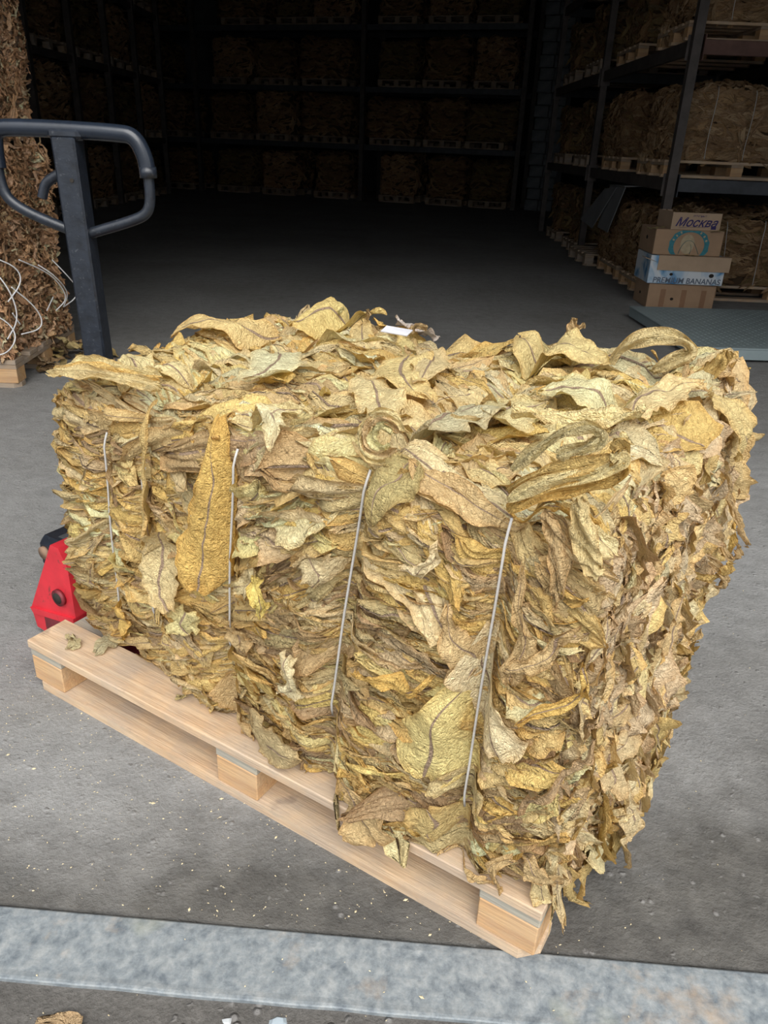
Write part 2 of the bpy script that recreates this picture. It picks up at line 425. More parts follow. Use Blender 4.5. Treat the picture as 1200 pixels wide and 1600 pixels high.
PAL_GOLD = [(.62, .46, .19), (.56, .43, .20), (.50, .385, .17), (.66, .53, .27), (.46, .36, .19), (.68, .58, .36), (.40, .30, .165), (.58, .43, .16),
            (.50, .40, .25), (.58, .49, .30), (.44, .37, .20), (.34, .25, .15), (.62, .45, .18), (.50, .43, .25), (.63, .50, .25)]
PAL_TOP = [(.76, .62, .33), (.80, .69, .42), (.70, .54, .26), (.82, .73, .50), (.74, .55, .22), (.68, .58, .36), (.62, .47, .26), (.78, .64, .36), (.71, .60, .30), (.62, .58, .38), (.74, .56, .24)]  # paler than the front: the sunlit look of the top is in these colours
PAL_END = [(.56, .46, .28), (.62, .52, .33), (.50, .39, .22), (.46, .37, .25), (.62, .49, .26), (.56, .47, .33), (.42, .32, .20), (.58, .45, .21), (.60, .53, .34)]
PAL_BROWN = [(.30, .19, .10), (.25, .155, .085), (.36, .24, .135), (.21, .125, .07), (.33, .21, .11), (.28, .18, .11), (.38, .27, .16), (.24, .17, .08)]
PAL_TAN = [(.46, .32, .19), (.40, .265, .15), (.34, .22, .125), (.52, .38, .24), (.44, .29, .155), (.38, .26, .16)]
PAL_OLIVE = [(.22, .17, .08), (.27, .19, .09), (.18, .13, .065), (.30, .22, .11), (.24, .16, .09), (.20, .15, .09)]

class Bale:
    """a pressed block of leaves; box coords -> rounded box -> warp"""
    def __init__(s, size, warp=None, seed=1, r=.05, cinch=(), cin=.03, lump=.018):
        s.S = np.array(size, float); s.warp = warp; s.rng = np.random.default_rng(seed); s.r = r
        s.cinch = cinch; s.cin = cin; s.lumpa = lump
        g = s.rng; s.K = g.normal(0, 1, (10, 3)) * np.linspace(3, 13, 10)[:, None]; s.P = g.uniform(0, 6.3, (10, 3)); s.A = 1 / np.linspace(1, 3, 10)
        s.V = []; s.F = []; s.U = []; s.Cc = []; s.n = 0; s.gain = 1.0
    def surf(s, p, h):
        """p: points in box frame (centre at origin in x,y; z 0..H); h: height over the surface"""
        b = s.S / 2; c = p.copy(); c[:, 2] -= b[2]
        lo = -(b - s.r); hi = b - s.r
        low = c[:, 2] < lo[2]
        q = np.clip(c, lo, hi); q[low, 2] = c[low, 2]
        d = c - q; dn = np.linalg.norm(d, axis=1, keepdims=True); n = d / np.maximum(dn, 1e-6)
        w = np.zeros(len(p))
        for xs in s.cinch:
            if isinstance(xs, tuple): xc = xs[0] + (xs[1] - xs[0]) * np.clip((xs[2] - p[:, 2]) / (xs[2] - xs[3]), -.3, 1.3)
            else: xc = xs
            w = np.maximum(w, np.exp(-((p[:, 0] - xc) / .020) ** 2))
        h = h * (1 - .75 * w) - s.cin * w
        o = q + n * (s.r + h[:, None])
        l = (np.sin(o @ s.K.T + s.P[:, 0]) * s.A).sum(1) * s.lumpa / 1.6
        o = o + n * l[:, None]
        o[:, 2] += b[2]
        return s.warp(o) if s.warp else o
    FACES = {'front': ((1, 0, 0), (0, 0, 1), (0, -1, 0)), 'back': ((-1, 0, 0), (0, 0, 1), (0, 1, 0)), 'right': ((0, 1, 0), (0, 0, 1), (1, 0, 0)),
             'left': ((0, -1, 0), (0, 0, 1), (-1, 0, 0)), 'top': ((1, 0, 0), (0, 1, 0), (0, 0, 1))}
    def place(s, face, a, b_, ang, V, lift=0.0, tilt=0.0, pitch=0.0):
        T, B, Nn = [np.array(q, float) for q in s.FACES[face]]
        half = np.abs(Nn) @ s.S / 2
        ctr = Nn * half; ctr[2] = s.S[2] if face == 'top' else 0
        dirn = T * math.cos(ang) + B * math.sin(ang); acr = T * -math.sin(ang) + B * math.cos(ang)
        p = ctr + T * a + B * b_ + V[:, :1] * acr + V[:, 1:2] * dirn
        h = V[:, 2] + lift + tilt * V[:, 0] + pitch * V[:, 1]
        return s.surf(p, h)
    def colour(s, base, n, edge, ribp=.6, vs=None):
        g = s.rng; base = np.clip(np.array(base) * s.gain * g.uniform(.86, 1.14), 0, .9)
        col = np.ones((n, 4)); col[:, :3] = base
        col[:, :3] *= (1 - .25 * edge[:, None] * np.array([.4, .8, 1.2]))
        col[:, 3] = 1.0 if g.random() < ribp else 0.0
        return col
    def emit(s, P, F, UV, COL):
        s.V.append(P); s.F.append(F + s.n); s.U.append(UV); s.Cc.append(COL); s.n += len(P)
    def core(s, col, nx=26, nz=16, inset=-.02):
        for f, (w, h) in dict(front=(0, 2), back=(0, 2), left=(1, 2), right=(1, 2), top=(0, 1)).items():
            W = s.S[w] * 1.0; H = s.S[h]
            a, b_ = np.meshgrid(np.linspace(-W / 2, W / 2, nx), np.linspace(0, H, nz) if h == 2 else np.linspace(-H / 2, H / 2, nz))
            T, B, Nn = [np.array(q, float) for q in s.FACES[f]]
            ctr = Nn * (np.abs(Nn) @ s.S / 2); ctr[2] = s.S[2] if f == 'top' else 0
            p = ctr + a.reshape(-1, 1) * T + b_.reshape(-1, 1) * B
            P = s.surf(p, np.full(len(p), inset) + s.rng.uniform(-.006, .006, len(p)))
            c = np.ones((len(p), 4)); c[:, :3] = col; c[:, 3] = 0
            s.emit(P, grid_faces(nx, nz), np.full((len(p), 2), .2), c)
    def mesh(s, name, m):
        return mesh_np(name, np.concatenate(s.V), np.concatenate(s.F), np.concatenate(s.U), np.concatenate(s.Cc), m)
    def fill(s, face, count, pal, kind, Lr, Wr, ang, jit, res, lift=(0, .02), zr=(0.02, .98), tilt=.25, collect=None, flow=0.0, ribp=.5, bands=True):
        g = s.rng; nu, nv = res; F = grid_faces(nu, nv)
        w, h = dict(front=(0, 2), back=(0, 2), left=(1, 2), right=(1, 2), top=(0, 1))[face]
        W, H = s.S[w], s.S[h]
        for i in range(count):
            L = g.uniform(*Lr); Wd = g.uniform(*Wr)
            a = g.uniform(-W / 2, W / 2); t = g.uniform(*zr)
            b_ = t * H if h == 2 else (t - .5) * H
            th = ang + g.normal(0, jit) + flow * (math.sin(a * 7 + b_ * 9 + s.P[0, 0]) + math.sin(a * 13 - b_ * 6 + s.P[1, 1]) * .6)
            if g.random() < .5: th += PI
            V, UV, E_ = sheet(g, L, Wd, nu, nv, kind)
            base = pal[g.integers(len(pal))]
            P = s.place(face, a, b_, th, V, g.uniform(*lift), g.normal(0, tilt), g.normal(0, .08))
            COL = s.colour(base, len(P), E_, ribp)
            if collect is not None: collect.append((P, F, UV, COL))
            else: s.emit(P, F, UV, COL)

# ------------------------------------------------------------------ setting
def slab(name, x0, x1, y0, y1, z0, z1, m, rot=0, **kw):
    b = MB(); b.box(x0, x1, y0, y1, z0, z1)
    o = b.build(name, m); o['kind'] = 'structure'; return o
XL, XR, YB, ZC = -8.2, 3.75, 21.5, 5.2
RAIL = math.radians(-2.4)
def rail_y(x): return 0.803 - 0.045 * x
b = MB(); b.add([(XL, rail_y(XL) + .0, 0), (XR, rail_y(XR), 0), (XR, YB, 0), (XL, YB, 0), (XL, rail_y(XL), -.15), (XR, rail_y(XR), -.15), (XR, YB, -.15), (XL, YB, -.15)],
              [(0, 1, 2, 3), (4, 7, 6, 5), (0, 4, 5, 1), (1, 5, 6, 2), (2, 6, 7, 3), (3, 7, 4, 0)])
b.build('floor', M_FLOOR)['kind'] = 'structure'
b = MB(); b.box(-30, 30, -30, .9, -.16, -.012)
o = b.build('ground', M_ASPHALT); o['kind'] = 'structure'
# the flat steel rail of the sliding gate, let into the ground along the doorway
prof = [(-.112, -.014), (-.1115, -.0065), (-.110, -.0045), (-.106, -.0040), (-.098, -.0045), (-.088, -.0042), (-.04, -.0022), (-.014, -.0008), (-.003, -.0010), (0, -.003), (0, -.02), (-.112, -.02)]
b = MB(); nx = 160; rg = random.Random(4); vs = []; fs = []
for i in range(nx):
    x = -7.5 + 10.5 * i / (nx - 1)
    j = rg.uniform(-.0012, .0012)
    for (py_, pz_) in prof: vs.append((x, rail_y(x) - .004 + py_ + (j if py_ < -.09 else 0), pz_))
m_ = len(prof)
for i in range(nx - 1):
    for k in range(m_): fs.append((i * m_ + k, i * m_ + (k + 1) % m_, (i + 1) * m_ + (k + 1) % m_, (i + 1) * m_ + k))
fs.append(tuple(range(m_))); fs.append(tuple((nx - 1) * m_ + k for k in range(m_)))
b.add(vs, fs); b.build('trim_1', M_STEEL)['kind'] = 'structure'

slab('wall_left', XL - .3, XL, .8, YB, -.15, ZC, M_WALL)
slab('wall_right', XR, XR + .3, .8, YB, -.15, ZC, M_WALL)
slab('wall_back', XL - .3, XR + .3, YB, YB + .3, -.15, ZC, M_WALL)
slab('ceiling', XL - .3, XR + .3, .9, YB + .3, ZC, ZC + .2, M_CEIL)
DX0, DX1, DZ = -3.3, 3.3, 3.5
b = MB()
b.box(XL - .3, DX0, .95, 1.25, -.15, ZC + .2); b.box(DX1, XR + .3, .95, 1.25, -.15, ZC + .2); b.box(DX0, DX1, .95, 1.25, DZ, ZC + .2)
b.build('wall_front', M_WALLOUT)['kind'] = 'structure'

# ------------------------------------------------------------------ pallets
def pallet_parts(Lx, Dy, T, mats, rng, chamfer=True, shift=0):
    """returns list of (name, mesh, loc). x along boards."""
    tb, st, bb = T * .165, T * .165, T * .165
    out = []
    mw, mbk, mst = mats
    def bx(nm, x0, x1, y0, y1, z0, z1, m, cut=False):
        q = MB(); cx, cy, cz = (x0 + x1) / 2, (y0 + y1) / 2, (z0 + z1) / 2
        q.box(x0 - cx, x1 - cx, y0 - cy, y1 - cy, z0 - cz, z1 - cz, ch=.002)
        me_o = q
        out.append((nm, me_o, (cx, cy, cz), m))
    bw = [.100, .098, .12, .098, .100]; gap = (Dy - sum(bw)) / 4; y = 0
    for i, w in enumerate(bw):
        dz = rng.uniform(-.0006, 0.0)
        bx('top_board', 0 + rng.uniform(0, .004), Lx - rng.uniform(0, .004), y, y + w, T - tb + .0002, T + dz, mw); y += w + gap
    for x0 in (0.003, Lx / 2 - .05, Lx - .103):
        bx('stringer_board', x0, x0 + .1, .004, Dy - .004, T - tb - st, T - tb, mst)
    for y0, w in ((0.002, .1), (Dy / 2 - .06, .12), (Dy - .102, .1)):
        for x0 in (0.003, Lx / 2 - .05, Lx - .103):
            bx('block', x0 + .001, x0 + .099, y0 + .002, y0 + w - .002, bb, T - tb - st, mbk)
        # bottom board with cut corners
        q = MB(); c = .028
        poly = [(-Lx / 2 + c, -w / 2), (Lx / 2 - c, -w / 2), (Lx / 2, -w / 2 + c), (Lx / 2, w / 2 - c), (Lx / 2 - c, w / 2), (-Lx / 2 + c, w / 2), (-Lx / 2, w / 2 - c), (-Lx / 2, -w / 2 + c)]
        n_ = len(poly)
        q.add([(p[0], p[1], -bb / 2) for p in poly] + [(p[0], p[1], bb / 2) for p in poly],
              [tuple(range(n_))[::-1], tuple(range(n_, 2 * n_))] + [(i, (i + 1) % n_, (i + 1) % n_ + n_, i + n_) for i in range(n_)])
        out.append(('bottom_board', q, (Lx / 2, y0 + w / 2, bb / 2), mw))
    return out

_pcache = {}
def pallet(loc, rz, label, group=None, Lx=1.2, Dy=.8, T=.135, mats=None, seed=0, far=False):
    """origin = front left bottom corner"""
    mats = mats or (M_OLDWOOD, M_OLDWOOD, M_OLDWOOD)
    key = (Lx, Dy, T, mats[0].name, far)
    if key not in _pcache:
        parts = pallet_parts(Lx, Dy, T, mats, random.Random(seed))
        if far:
            q = MB()
            for nm, m_, l, mm in parts: q.add([(v[0] + l[0], v[1] + l[1], v[2] + l[2]) for v in m_.v], m_.f)
            o = q.build('pallet', mats[0]); me = o.data; bpy.data.objects.remove(o)
            _pcache[key] = me
        else:
            lst = []
            for nm, m_, l, mm in parts:
                o = m_.build(nm, mm); lst.append((nm, o.data, l)); bpy.data.objects.remove(o)
            _pcache[key] = lst
    if far:
        o = link('pallet', _pcache[key], None, loc, (0, 0, rz)); return tag(o, label, 'pallet', group)
    e = empty('pallet', loc, rz, label, 'pallet', group)
    for nm, me, l in _pcache[key]: link(nm, me, e, l)
    return e

# foreground pallet frame
PO = Vector((-0.779, 1.371, 0)); PA = math.radians(-30.65)
pal0 = pallet(PO, PA, 'light wooden pallet under the big golden leaf bale in front', mats=(M_WOOD, M_BLOCK, M_STAIN), T=.125, seed=3)

# ------------------------------------------------------------------ foreground bale
BS = (1.04, .62, .62)
def warp0(o):
    s_ = o[:, 0] / BS[0] + .5; t = o[:, 1] / BS[1] + .5; h = o[:, 2] / BS[2]
    hc = np.clip(h, 0, 1)
    x0 = .095 + .02 * hc + .04 * np.clip(t, 0, 1); x1 = 1.185 + .045 * (1 - hc) ** 3 * np.clip(t * 3, 0.2, 1) + (.01 + .055 * np.clip(t, 0, 1)) * np.sin(PI * .86 * hc)
    y0 = .140 - .112 * np.clip((s_ - .12) / .6, 0, 1) - .058 * hc ** .6 * (1 - s_) - .02 * np.sin(PI * hc); y1 = .67
    z1 = (.715 * (1 - s_) + .700 * s_) * (1 - t) + (.775 * (1 - s_) + .822 * s_) * t - .035 * np.exp(-((s_ - .52) / .16) ** 2) * t + .045 * np.exp(-((s_ - .62) / .22) ** 2) * (1 - t)
    z0 = .128
    X = x0 + (x1 - x0) * s_; Y = y0 + (y1 - y0) * t; Z = z0 + (z1 - z0) * h
    on = (Y > -.008) & (X < 1.206) & (Z < .1275)   # what would sink into the deck lies on it
    Z = np.where(on, .1275 + .12 * (.1275 - Z), Z)
    return np.stack([X, Y, Z], -1)
def unwarp0(p):
    q = np.array([(p[0] - .1) / 1.05 * BS[0] - BS[0] / 2, (p[1] - .05) / .62 * BS[1] - BS[1] / 2, (p[2] - .128) / .6 * BS[2]])
    for _ in range(12): q = q - (warp0(q[None])[0] - np.array((p[0], p[1], max(p[2], .13)))) * np.array([.97, 1.0, 1.0]) * .9
    return q
TW = [((0.268, 0.070, 0.626), (0.235, 0.070, 0.265)), ((0.374, 0.065, 0.592), (0.377, 0.065, 0.313)), ((0.611, 0.050, 0.685), (0.570, 0.050, 0.326)), ((0.864, 0.030, 0.719), (0.812, 0.030, 0.317)), ((1.067, 0.015, 0.700), (1.053, 0.015, 0.260))]
cin_x = [(unwarp0(a_)[0], unwarp0(b_)[0], unwarp0(a_)[2], unwarp0(b_)[2]) for a_, b_ in TW]
B0 = Bale(BS, warp0, 11, r=.045, cinch=cin_x, cin=.016, lump=.013)
B0.gain = np.array([1.44, 1.39, 1.34])
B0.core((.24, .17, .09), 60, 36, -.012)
D_ = -PI / 2
B0.gain = np.array([1.44, 1.39, 1.34])
G = [] # outer leaves kept as parts
R1 = (13, 19); R2 = (15, 26)
B0.fill('left', 150, PAL_GOLD, 'press', (.08, .2), (.04, .10), 0, .35, (8, 14))
B0.fill('back', 150, PAL_GOLD, 'press', (.1, .25), (.05, .12), 0, .3, (8, 14))
B0.fill('front', 620, PAL_GOLD, 'press', (.17, .36), (.09, .19), 0, .18, (17, 19), (-.012, .008), (0.0, .97), .22, flow=.38)
B0.fill('right', 700, PAL_END, 'press', (.08, .22), (.06, .14), PI / 2, .40, (10, 15), (-.012, .010), (0.0, .98), .4, flow=.3)
B0.gain = np.array([1.18, 1.17, 1.12])
B0.fill('top', 420, PAL_TOP, 'press', (.16, .34), (.10, .20), .2, .6, R1, (-.012, .008), (0.02, .98), .2, flow=.3)
B0.gain = np.array([1.44, 1.39, 1.34])
B0.fill('front', 360, PAL_GOLD, 'press', (.10, .26), (.07, .15), 0, .28, R1, (.0, .014), (0.0, .97), .35, flow=.42)
B0.fill('right', 300, PAL_END, 'scrap', (.04, .12), (.02, .055), PI / 2, .5, (8, 14), (.0, .014), (0.0, .98), .6)
B0.fill('front', 90, PAL_GOLD, 'press', (.14, .28), (.07, .16), 0, .35, R2, (.002, .014), (0.05, .95), .3, collect=G, flow=.25)
B0.gain = np.array([1.18, 1.17, 1.12])
B0.fill('top', 75, PAL_TOP, 'flat', (.13, .26), (.05, .10), .3, .8, R2, (.0, .010), (0.10, .90), .06, collect=G, ribp=.9)
B0.gain = np.array([1.26, 1.25, 1.20])
B0.fill('right', 60, PAL_END, 'scrap', (.08, .15), (.03, .07), PI / 2, .4, R2, (.006, .02), (0.1, .95), .4, collect=G)
B0.fill('right', 75, PAL_END + PAL_GOLD[:4], 'hang', (.12, .22), (.04, .08), D_, .25, (9, 18), (.0, .03), (-.06, .22), .4, collect=G)
B0.fill('front', 12, PAL_GOLD + PAL_END, 'hang', (.08, .14), (.04, .07), D_, .35, (9, 18), (.0, .02), (-.04, .08), .4, collect=G)
B0.gain = np.array([1.20, 1.14, 1.06])
# heroes: face, (point in pallet frame), angle, L, W, colour, kind, lift, extras
HER = []
def hero(face, p, ang, L, W, col, kind='hang', lift=.042, tilt=0.0, pitch=0.0, rib=1.0, res=(16, 34), **kw):
    if face == 'top': W = min(W, .11); L = min(L, .24); comp_ = 1
    if kind == 'hang': W *= 1.35; kw.setdefault('comp', .85)
    W = min(W, .075 if face == 'right' else .14); L = min(L, .17) if face == 'right' else L
    q = unwarp0(p); f = B0.FACES[face]
    a = float(np.dot(q, f[0])); b_ = float(np.dot(q, f[1]))
    V, UV, E_ = sheet(B0.rng, L, W, res[0], res[1], kind, **kw)
    P = B0.place(face, a, b_, ang, V, lift, tilt, pitch)
    COL = B0.colour(col, len(P), E_, 1.0); COL[:, :3] = COL[:, :3] / COL[0, :3].max() * max(col) if False else COL[:, :3]
    COL[:, 3] = rib
    HER.append((P, grid_faces(*res), UV, COL))
D = -PI / 2
hero('front', (0.567, 0.030, 0.586), -1.66, 0.312, 0.124, (.66,.48,.17), 'hang')
hero('front', (0.410, 0.030, 0.601), -1.68, 0.257, 0.060, (.58,.46,.22), 'hang', comp=.6)
hero('front', (0.443, 0.030, 0.454), -1.59, 0.156, 0.092, (.74,.64,.38), 'scrap', curl=3)
hero('front', (1.018, 0.030, 0.394), -1.85, 0.205, 0.118, (.78,.66,.32), 'hang', comp=.95,pleat=1.2,curl=-6)
hero('front', (1.076, 0.030, 0.484), -1.31, 0.185, 0.081, (.76,.69,.48), 'hang', comp=.85)
hero('front', (0.911, 0.030, 0.737), -1.90, 0.090, 0.078, (.46,.40,.20), 'flat', curl=5)
hero('front', (1.035, 0.030, 0.553), -1.43, 0.133, 0.048, (.56,.44,.25), 'hang')
hero('front', (0.698, 0.030, 0.772), -1.51, 0.100, 0.061, (.76,.69,.48), 'flat', curl=6)
hero('front', (0.630, 0.030, 0.783), -2.19, 0.104, 0.065, (.74,.64,.38), 'flat')
hero('front', (0.565, 0.030, 0.174), -1.37, 0.147, 0.070, (.56,.44,.25), 'scrap', pitch=.0)
hero('front', (0.689, 0.030, 0.181), -0.25, 0.118, 0.168, (.62,.52,.31), 'flat')
hero('front', (0.892, 0.030, 0.160), -0.89, 0.126, 0.135, (.56,.44,.25), 'hang')
hero('front', (0.954, 0.030, 0.465), 0.47, 0.139, 0.064, (.66,.48,.17), 'press')
hero('front', (0.706, 0.030, 0.502), -1.56, 0.070, 0.028, (.74,.60,.22), 'scrap')
hero('front', (0.662, 0.030, 0.511), -2.45, 0.062, 0.041, (.6,.54,.34), 'scrap')
hero('front', (0.805, 0.030, 0.589), -1.18, 0.046, 0.061, (.62,.55,.36), 'flat')
hero('front', (0.979, 0.030, 0.661), -2.31, 0.072, 0.025, (.76,.69,.48), 'scrap', curl=8)
hero('front', (1.112, 0.030, 0.606), -1.43, 0.161, 0.041, (.56,.44,.25), 'hang', comp=.6)
hero('front', (0.760, 0.030, 0.376), -1.86, 0.091, 0.049, (.76,.69,.48), 'scrap')
hero('front', (0.498, 0.030, 0.360), -1.40, 0.058, 0.074, (.66,.62,.34), 'scrap')
hero('front', (0.633, 0.030, 0.383), -0.89, 0.063, 0.060, (.56,.44,.25), 'scrap')
hero('front', (0.265, 0.030, 0.244), -2.19, 0.105, 0.078, (.66,.48,.17), 'scrap')
hero('front', (1.014, 0.030, 0.204), -1.34, 0.074, 0.094, (.62,.50,.24), 'flat')
hero('front', (1.151, 0.030, 0.582), 0.88, 0.113, 0.037, (.56,.44,.25), 'press')
hero('front', (1.058, 0.030, 0.294), -0.90, 0.067, 0.081, (.60,.52,.30), 'flat')
hero('front', (1.180, 0.030, 0.391), -1.96, 0.166, 0.028, (.46,.35,.22), 'press', comp=.4)
hero('front', (1.172, 0.030, 0.526), 1.20, 0.119, 0.031, (.66,.48,.17), 'press')
hero('front', (1.129, 0.030, 0.822), 0.13, 0.116, 0.061, (.74,.58,.26), 'press', curl=14)
hero('front', (1.117, 0.030, 0.781), 0.20, 0.132, 0.056, (.66,.48,.17), 'press', curl=12)
hero('front', (1.180, 0.030, 0.762), -1.01, 0.112, 0.090, (.74,.64,.40), 'hang', comp=.95,pleat=1)
hero('front', (1.153, 0.030, 0.716), -0.70, 0.107, 0.060, (.66,.54,.32), 'press')
hero('front', (1.009, 0.030, 0.740), -0.10, 0.145, 0.069, (.56,.44,.25), 'press', comp=.8)
hero('front', (0.687, 0.030, 0.819), -2.42, 0.143, 0.056, (.74,.64,.38), 'flat')
hero('front', (1.180, 0.030, 0.124), -1.41, 0.178, 0.044, (.74,.64,.38), 'hang')
hero('front', (1.180, 0.030, 0.196), -1.10, 0.088, 0.045, (.56,.44,.25), 'hang')
hero('front', (1.055, 0.030, 0.106), -2.19, 0.121, 0.037, (.56,.44,.25), 'scrap')
hero('front', (1.122, 0.030, 0.161), -1.69, 0.091, 0.034, (.56,.44,.25), 'scrap')
hero('top', (0.515, 0.258, 0.775), -1.16, 0.269, 0.243, (.76,.69,.48), 'flat', comp=.98)
hero('top', (0.911, 0.168, 0.775), 1.46, 0.157, 0.155, (.62,.60,.42), 'flat', comp=.98)
hero('top', (0.963, 0.251, 0.775), 1.04, 0.123, 0.228, (.74,.68,.40), 'flat', comp=.98)
hero('top', (0.783, 0.160, 0.775), -0.80, 0.308, 0.096, (.74,.64,.38), 'flat')
hero('top', (0.748, 0.300, 0.775), -0.79, 0.301, 0.122, (.78,.66,.34), 'flat')
hero('top', (0.240, 0.431, 0.775), 0.87, 0.227, 0.300, (.76,.62,.32), 'flat', curl=4)
hero('top', (0.387, 0.607, 0.775), 0.90, 0.204, 0.300, (.74,.60,.28), 'flat', curl=4)
hero('top', (0.288, 0.169, 0.775), 0.10, 0.164, 0.279, (.74,.64,.38), 'flat')
hero('top', (0.339, 0.018, 0.775), 0.45, 0.158, 0.213, (.74,.58,.30), 'flat')
hero('top', (0.762, 0.377, 0.775), -1.15, 0.380, 0.085, (.76,.66,.40), 'flat')
hero('top', (0.823, 0.806, 0.775), 1.00, 0.218, 0.285, (.74,.64,.38), 'flat', curl=4)
hero('top', (0.929, 0.537, 0.775), -0.26, 0.208, 0.270, (.78,.68,.36), 'flat', curl=4)
hero('top', (1.128, 0.393, 0.775), 1.24, 0.171, 0.219, (.74,.64,.38), 'flat', curl=6)
hero('top', (1.042, 0.384, 0.775), 0.22, 0.148, 0.212, (.74,.66,.42), 'flat')
hero('top', (0.558, 0.674, 0.775), 1.83, 0.106, 0.151, (.62,.62,.66), 'flat')
hero('right', (1.180, 0.747, 0.533), -1.25, 0.216, 0.300, (.68,.54,.22), 'hang')
hero('right', (1.180, 1.157, 0.254), -1.53, 0.150, 0.300, (.66,.60,.34), 'hang')
hero('right', (1.180, 0.690, 0.442), -1.07, 0.236, 0.300, (.66,.48,.17), 'hang')
hero('right', (1.180, 0.798, -0.365), -1.10, 0.380, 0.300, (.66,.52,.18), 'hang', comp=.7)
hero('right', (1.180, 0.251, 0.511), -2.13, 0.080, 0.300, (.56,.44,.25), 'hang')
hero('right', (1.180, 0.082, 0.836), -0.55, 0.340, 0.167, (.72,.60,.38), 'hang')
hero('right', (1.180, 0.484, 0.763), -0.99, 0.138, 0.300, (.74,.62,.32), 'hang')
hero('right', (1.180, 1.142, -0.540), -1.16, 0.258, 0.300, (.56,.44,.25), 'hang')
hero('right', (1.180, 0.177, 0.196), -1.38, 0.170, 0.300, (.60,.52,.34), 'hang')
def ribbon(pts, w, nrm, col):
    """a folded strip of leaf that follows a path standing proud of the bale"""
    g = B0.rng; P = np.array([tuple(q) for q in sm0(pts)]); n_ = len(P); k = 13; w = w * .62
    T = np.gradient(P, axis=0); T /= np.linalg.norm(T, axis=1, keepdims=True) + 1e-9
    Nn = np.array(nrm, float); Nn = Nn / np.linalg.norm(Nn); A = np.cross(T, Nn); A /= np.linalg.norm(A, axis=1, keepdims=True) + 1e-9
    u = np.linspace(-1, 1, k)[None, :] * np.ones((n_, 1)); v = np.linspace(0, 1, n_)[:, None] * np.ones((1, k))
    ww = w * .62 * (.45 + .55 * np.sin(PI * v) ** .6) * (1 + .22 * wobble(g, v, 4, 11)); hh = w * .42 * (np.abs(((u * 1.6 + .3 + .4 * wobble(g, v, 2, 4)) % 2) - 1) - .5) + .0035 * wobble(g, v * 4 + u, 4, 5) + .12 * crease(g, u * w, v * .2, 5, 20, 120)
    V = P[:, None, :] + A[:, None, :] * (u * ww)[..., None] + Nn * hh[..., None]
    V = V.reshape(-1, 3); e = np.abs(u).reshape(-1) ** 6
    HER.append((V, grid_faces(k, n_), np.stack([u * .5 + .5, v], -1).reshape(-1, 2), B0.colour(col, len(V), e, 0)))
def sm0(pts, it=3):
    P = [Vector(p) for p in pts]
    for _ in range(it):
        Q = [P[0]]
        for i in range(len(P) - 1): Q += [P[i] * .75 + P[i + 1] * .25, P[i] * .25 + P[i + 1] * .75]
        Q.append(P[-1]); P = Q
    return P
ribbon([(1.003, 0.580, 0.772), (1.021, 0.580, 0.821), (1.053, 0.580, 0.845), (1.094, 0.580, 0.856), (1.132, 0.580, 0.851), (1.145, 0.580, 0.833), (1.118, 0.580, 0.818), (1.085, 0.580, 0.792)], 0.034, (.3, -1, .3), (.76,.66,.38))
ribbon([(0.912, 0.620, 0.802), (0.918, 0.620, 0.833), (0.921, 0.620, 0.855)], 0.022, (.3, -1, .2), (.58,.45,.26))
ribbon([(0.924, 0.620, 0.834), (0.943, 0.620, 0.845)], 0.014, (.3, -1, .4), (.58,.45,.26))
ribbon([(0.367, 0.620, 0.771), (0.389, 0.620, 0.791), (0.406, 0.620, 0.804)], 0.014, (.3, -1, .4), (.76,.66,.38))
ribbon([(0.463, 0.620, 0.787), (0.471, 0.620, 0.799), (0.466, 0.620, 0.810)], 0.012, (.3, -1, .4), (.58,.45,.26))
ribbon([(0.584, 0.600, 0.781), (0.598, 0.600, 0.799), (0.625, 0.600, 0.795)], 0.018, (.3, -1, .4), (.58,.45,.26))
ribbon([(1.159, 0.550, 0.801), (1.192, 0.550, 0.823), (1.201, 0.550, 0.853)], 0.030, (.3, -1, .4), (.68,.52,.22))
ribbon([(1.250, 0.500, 0.668), (1.270, 0.500, 0.616), (1.291, 0.500, 0.575), (1.306, 0.500, 0.552)], 0.018, (1, -.6, 0), (.58,.45,.26))
ribbon([(1.250, 0.500, 0.575), (1.266, 0.500, 0.549), (1.288, 0.500, 0.516), (1.295, 0.500, 0.530), (1.294, 0.500, 0.550)], 0.018, (1, -.6, 0), (.58,.45,.26))
ribbon([(1.246, 0.420, 0.512), (1.270, 0.420, 0.514), (1.291, 0.420, 0.533), (1.293, 0.420, 0.554)], 0.020, (1, -.6, 0), (.68,.52,.22))
ribbon([(1.262, 0.420, 0.553), (1.296, 0.420, 0.523), (1.283, 0.420, 0.501)], 0.020, (1, -.6, 0), (.58,.45,.26))
ribbon([(0.916, 0.015, 0.804), (0.906, 0.015, 0.819), (0.888, 0.015, 0.824), (0.867, 0.015, 0.818), (0.852, 0.015, 0.801), (0.848, 0.015, 0.780), (0.856, 0.015, 0.762), (0.874, 0.015, 0.754), (0.894, 0.015, 0.759), (0.911, 0.015, 0.774)], 0.016, (0, -1, .5), (.76,.66,.38))
ribbon([(0.908, 0.015, 0.801), (0.900, 0.015, 0.812), (0.886, 0.015, 0.816), (0.871, 0.015, 0.811), (0.860, 0.015, 0.798), (0.857, 0.015, 0.782), (0.863, 0.015, 0.769), (0.876, 0.015, 0.763), (0.892, 0.015, 0.767), (0.904, 0.015, 0.778)], 0.016, (0, -1, .5), (.58,.45,.26))
ribbon([(0.899, 0.015, 0.797), (0.894, 0.015, 0.804), (0.885, 0.015, 0.806), (0.876, 0.015, 0.803), (0.869, 0.015, 0.795), (0.867, 0.015, 0.785), (0.870, 0.015, 0.777), (0.879, 0.015, 0.773), (0.888, 0.015, 0.775), (0.896, 0.015, 0.782)], 0.016, (0, -1, .5), (.76,.66,.38))
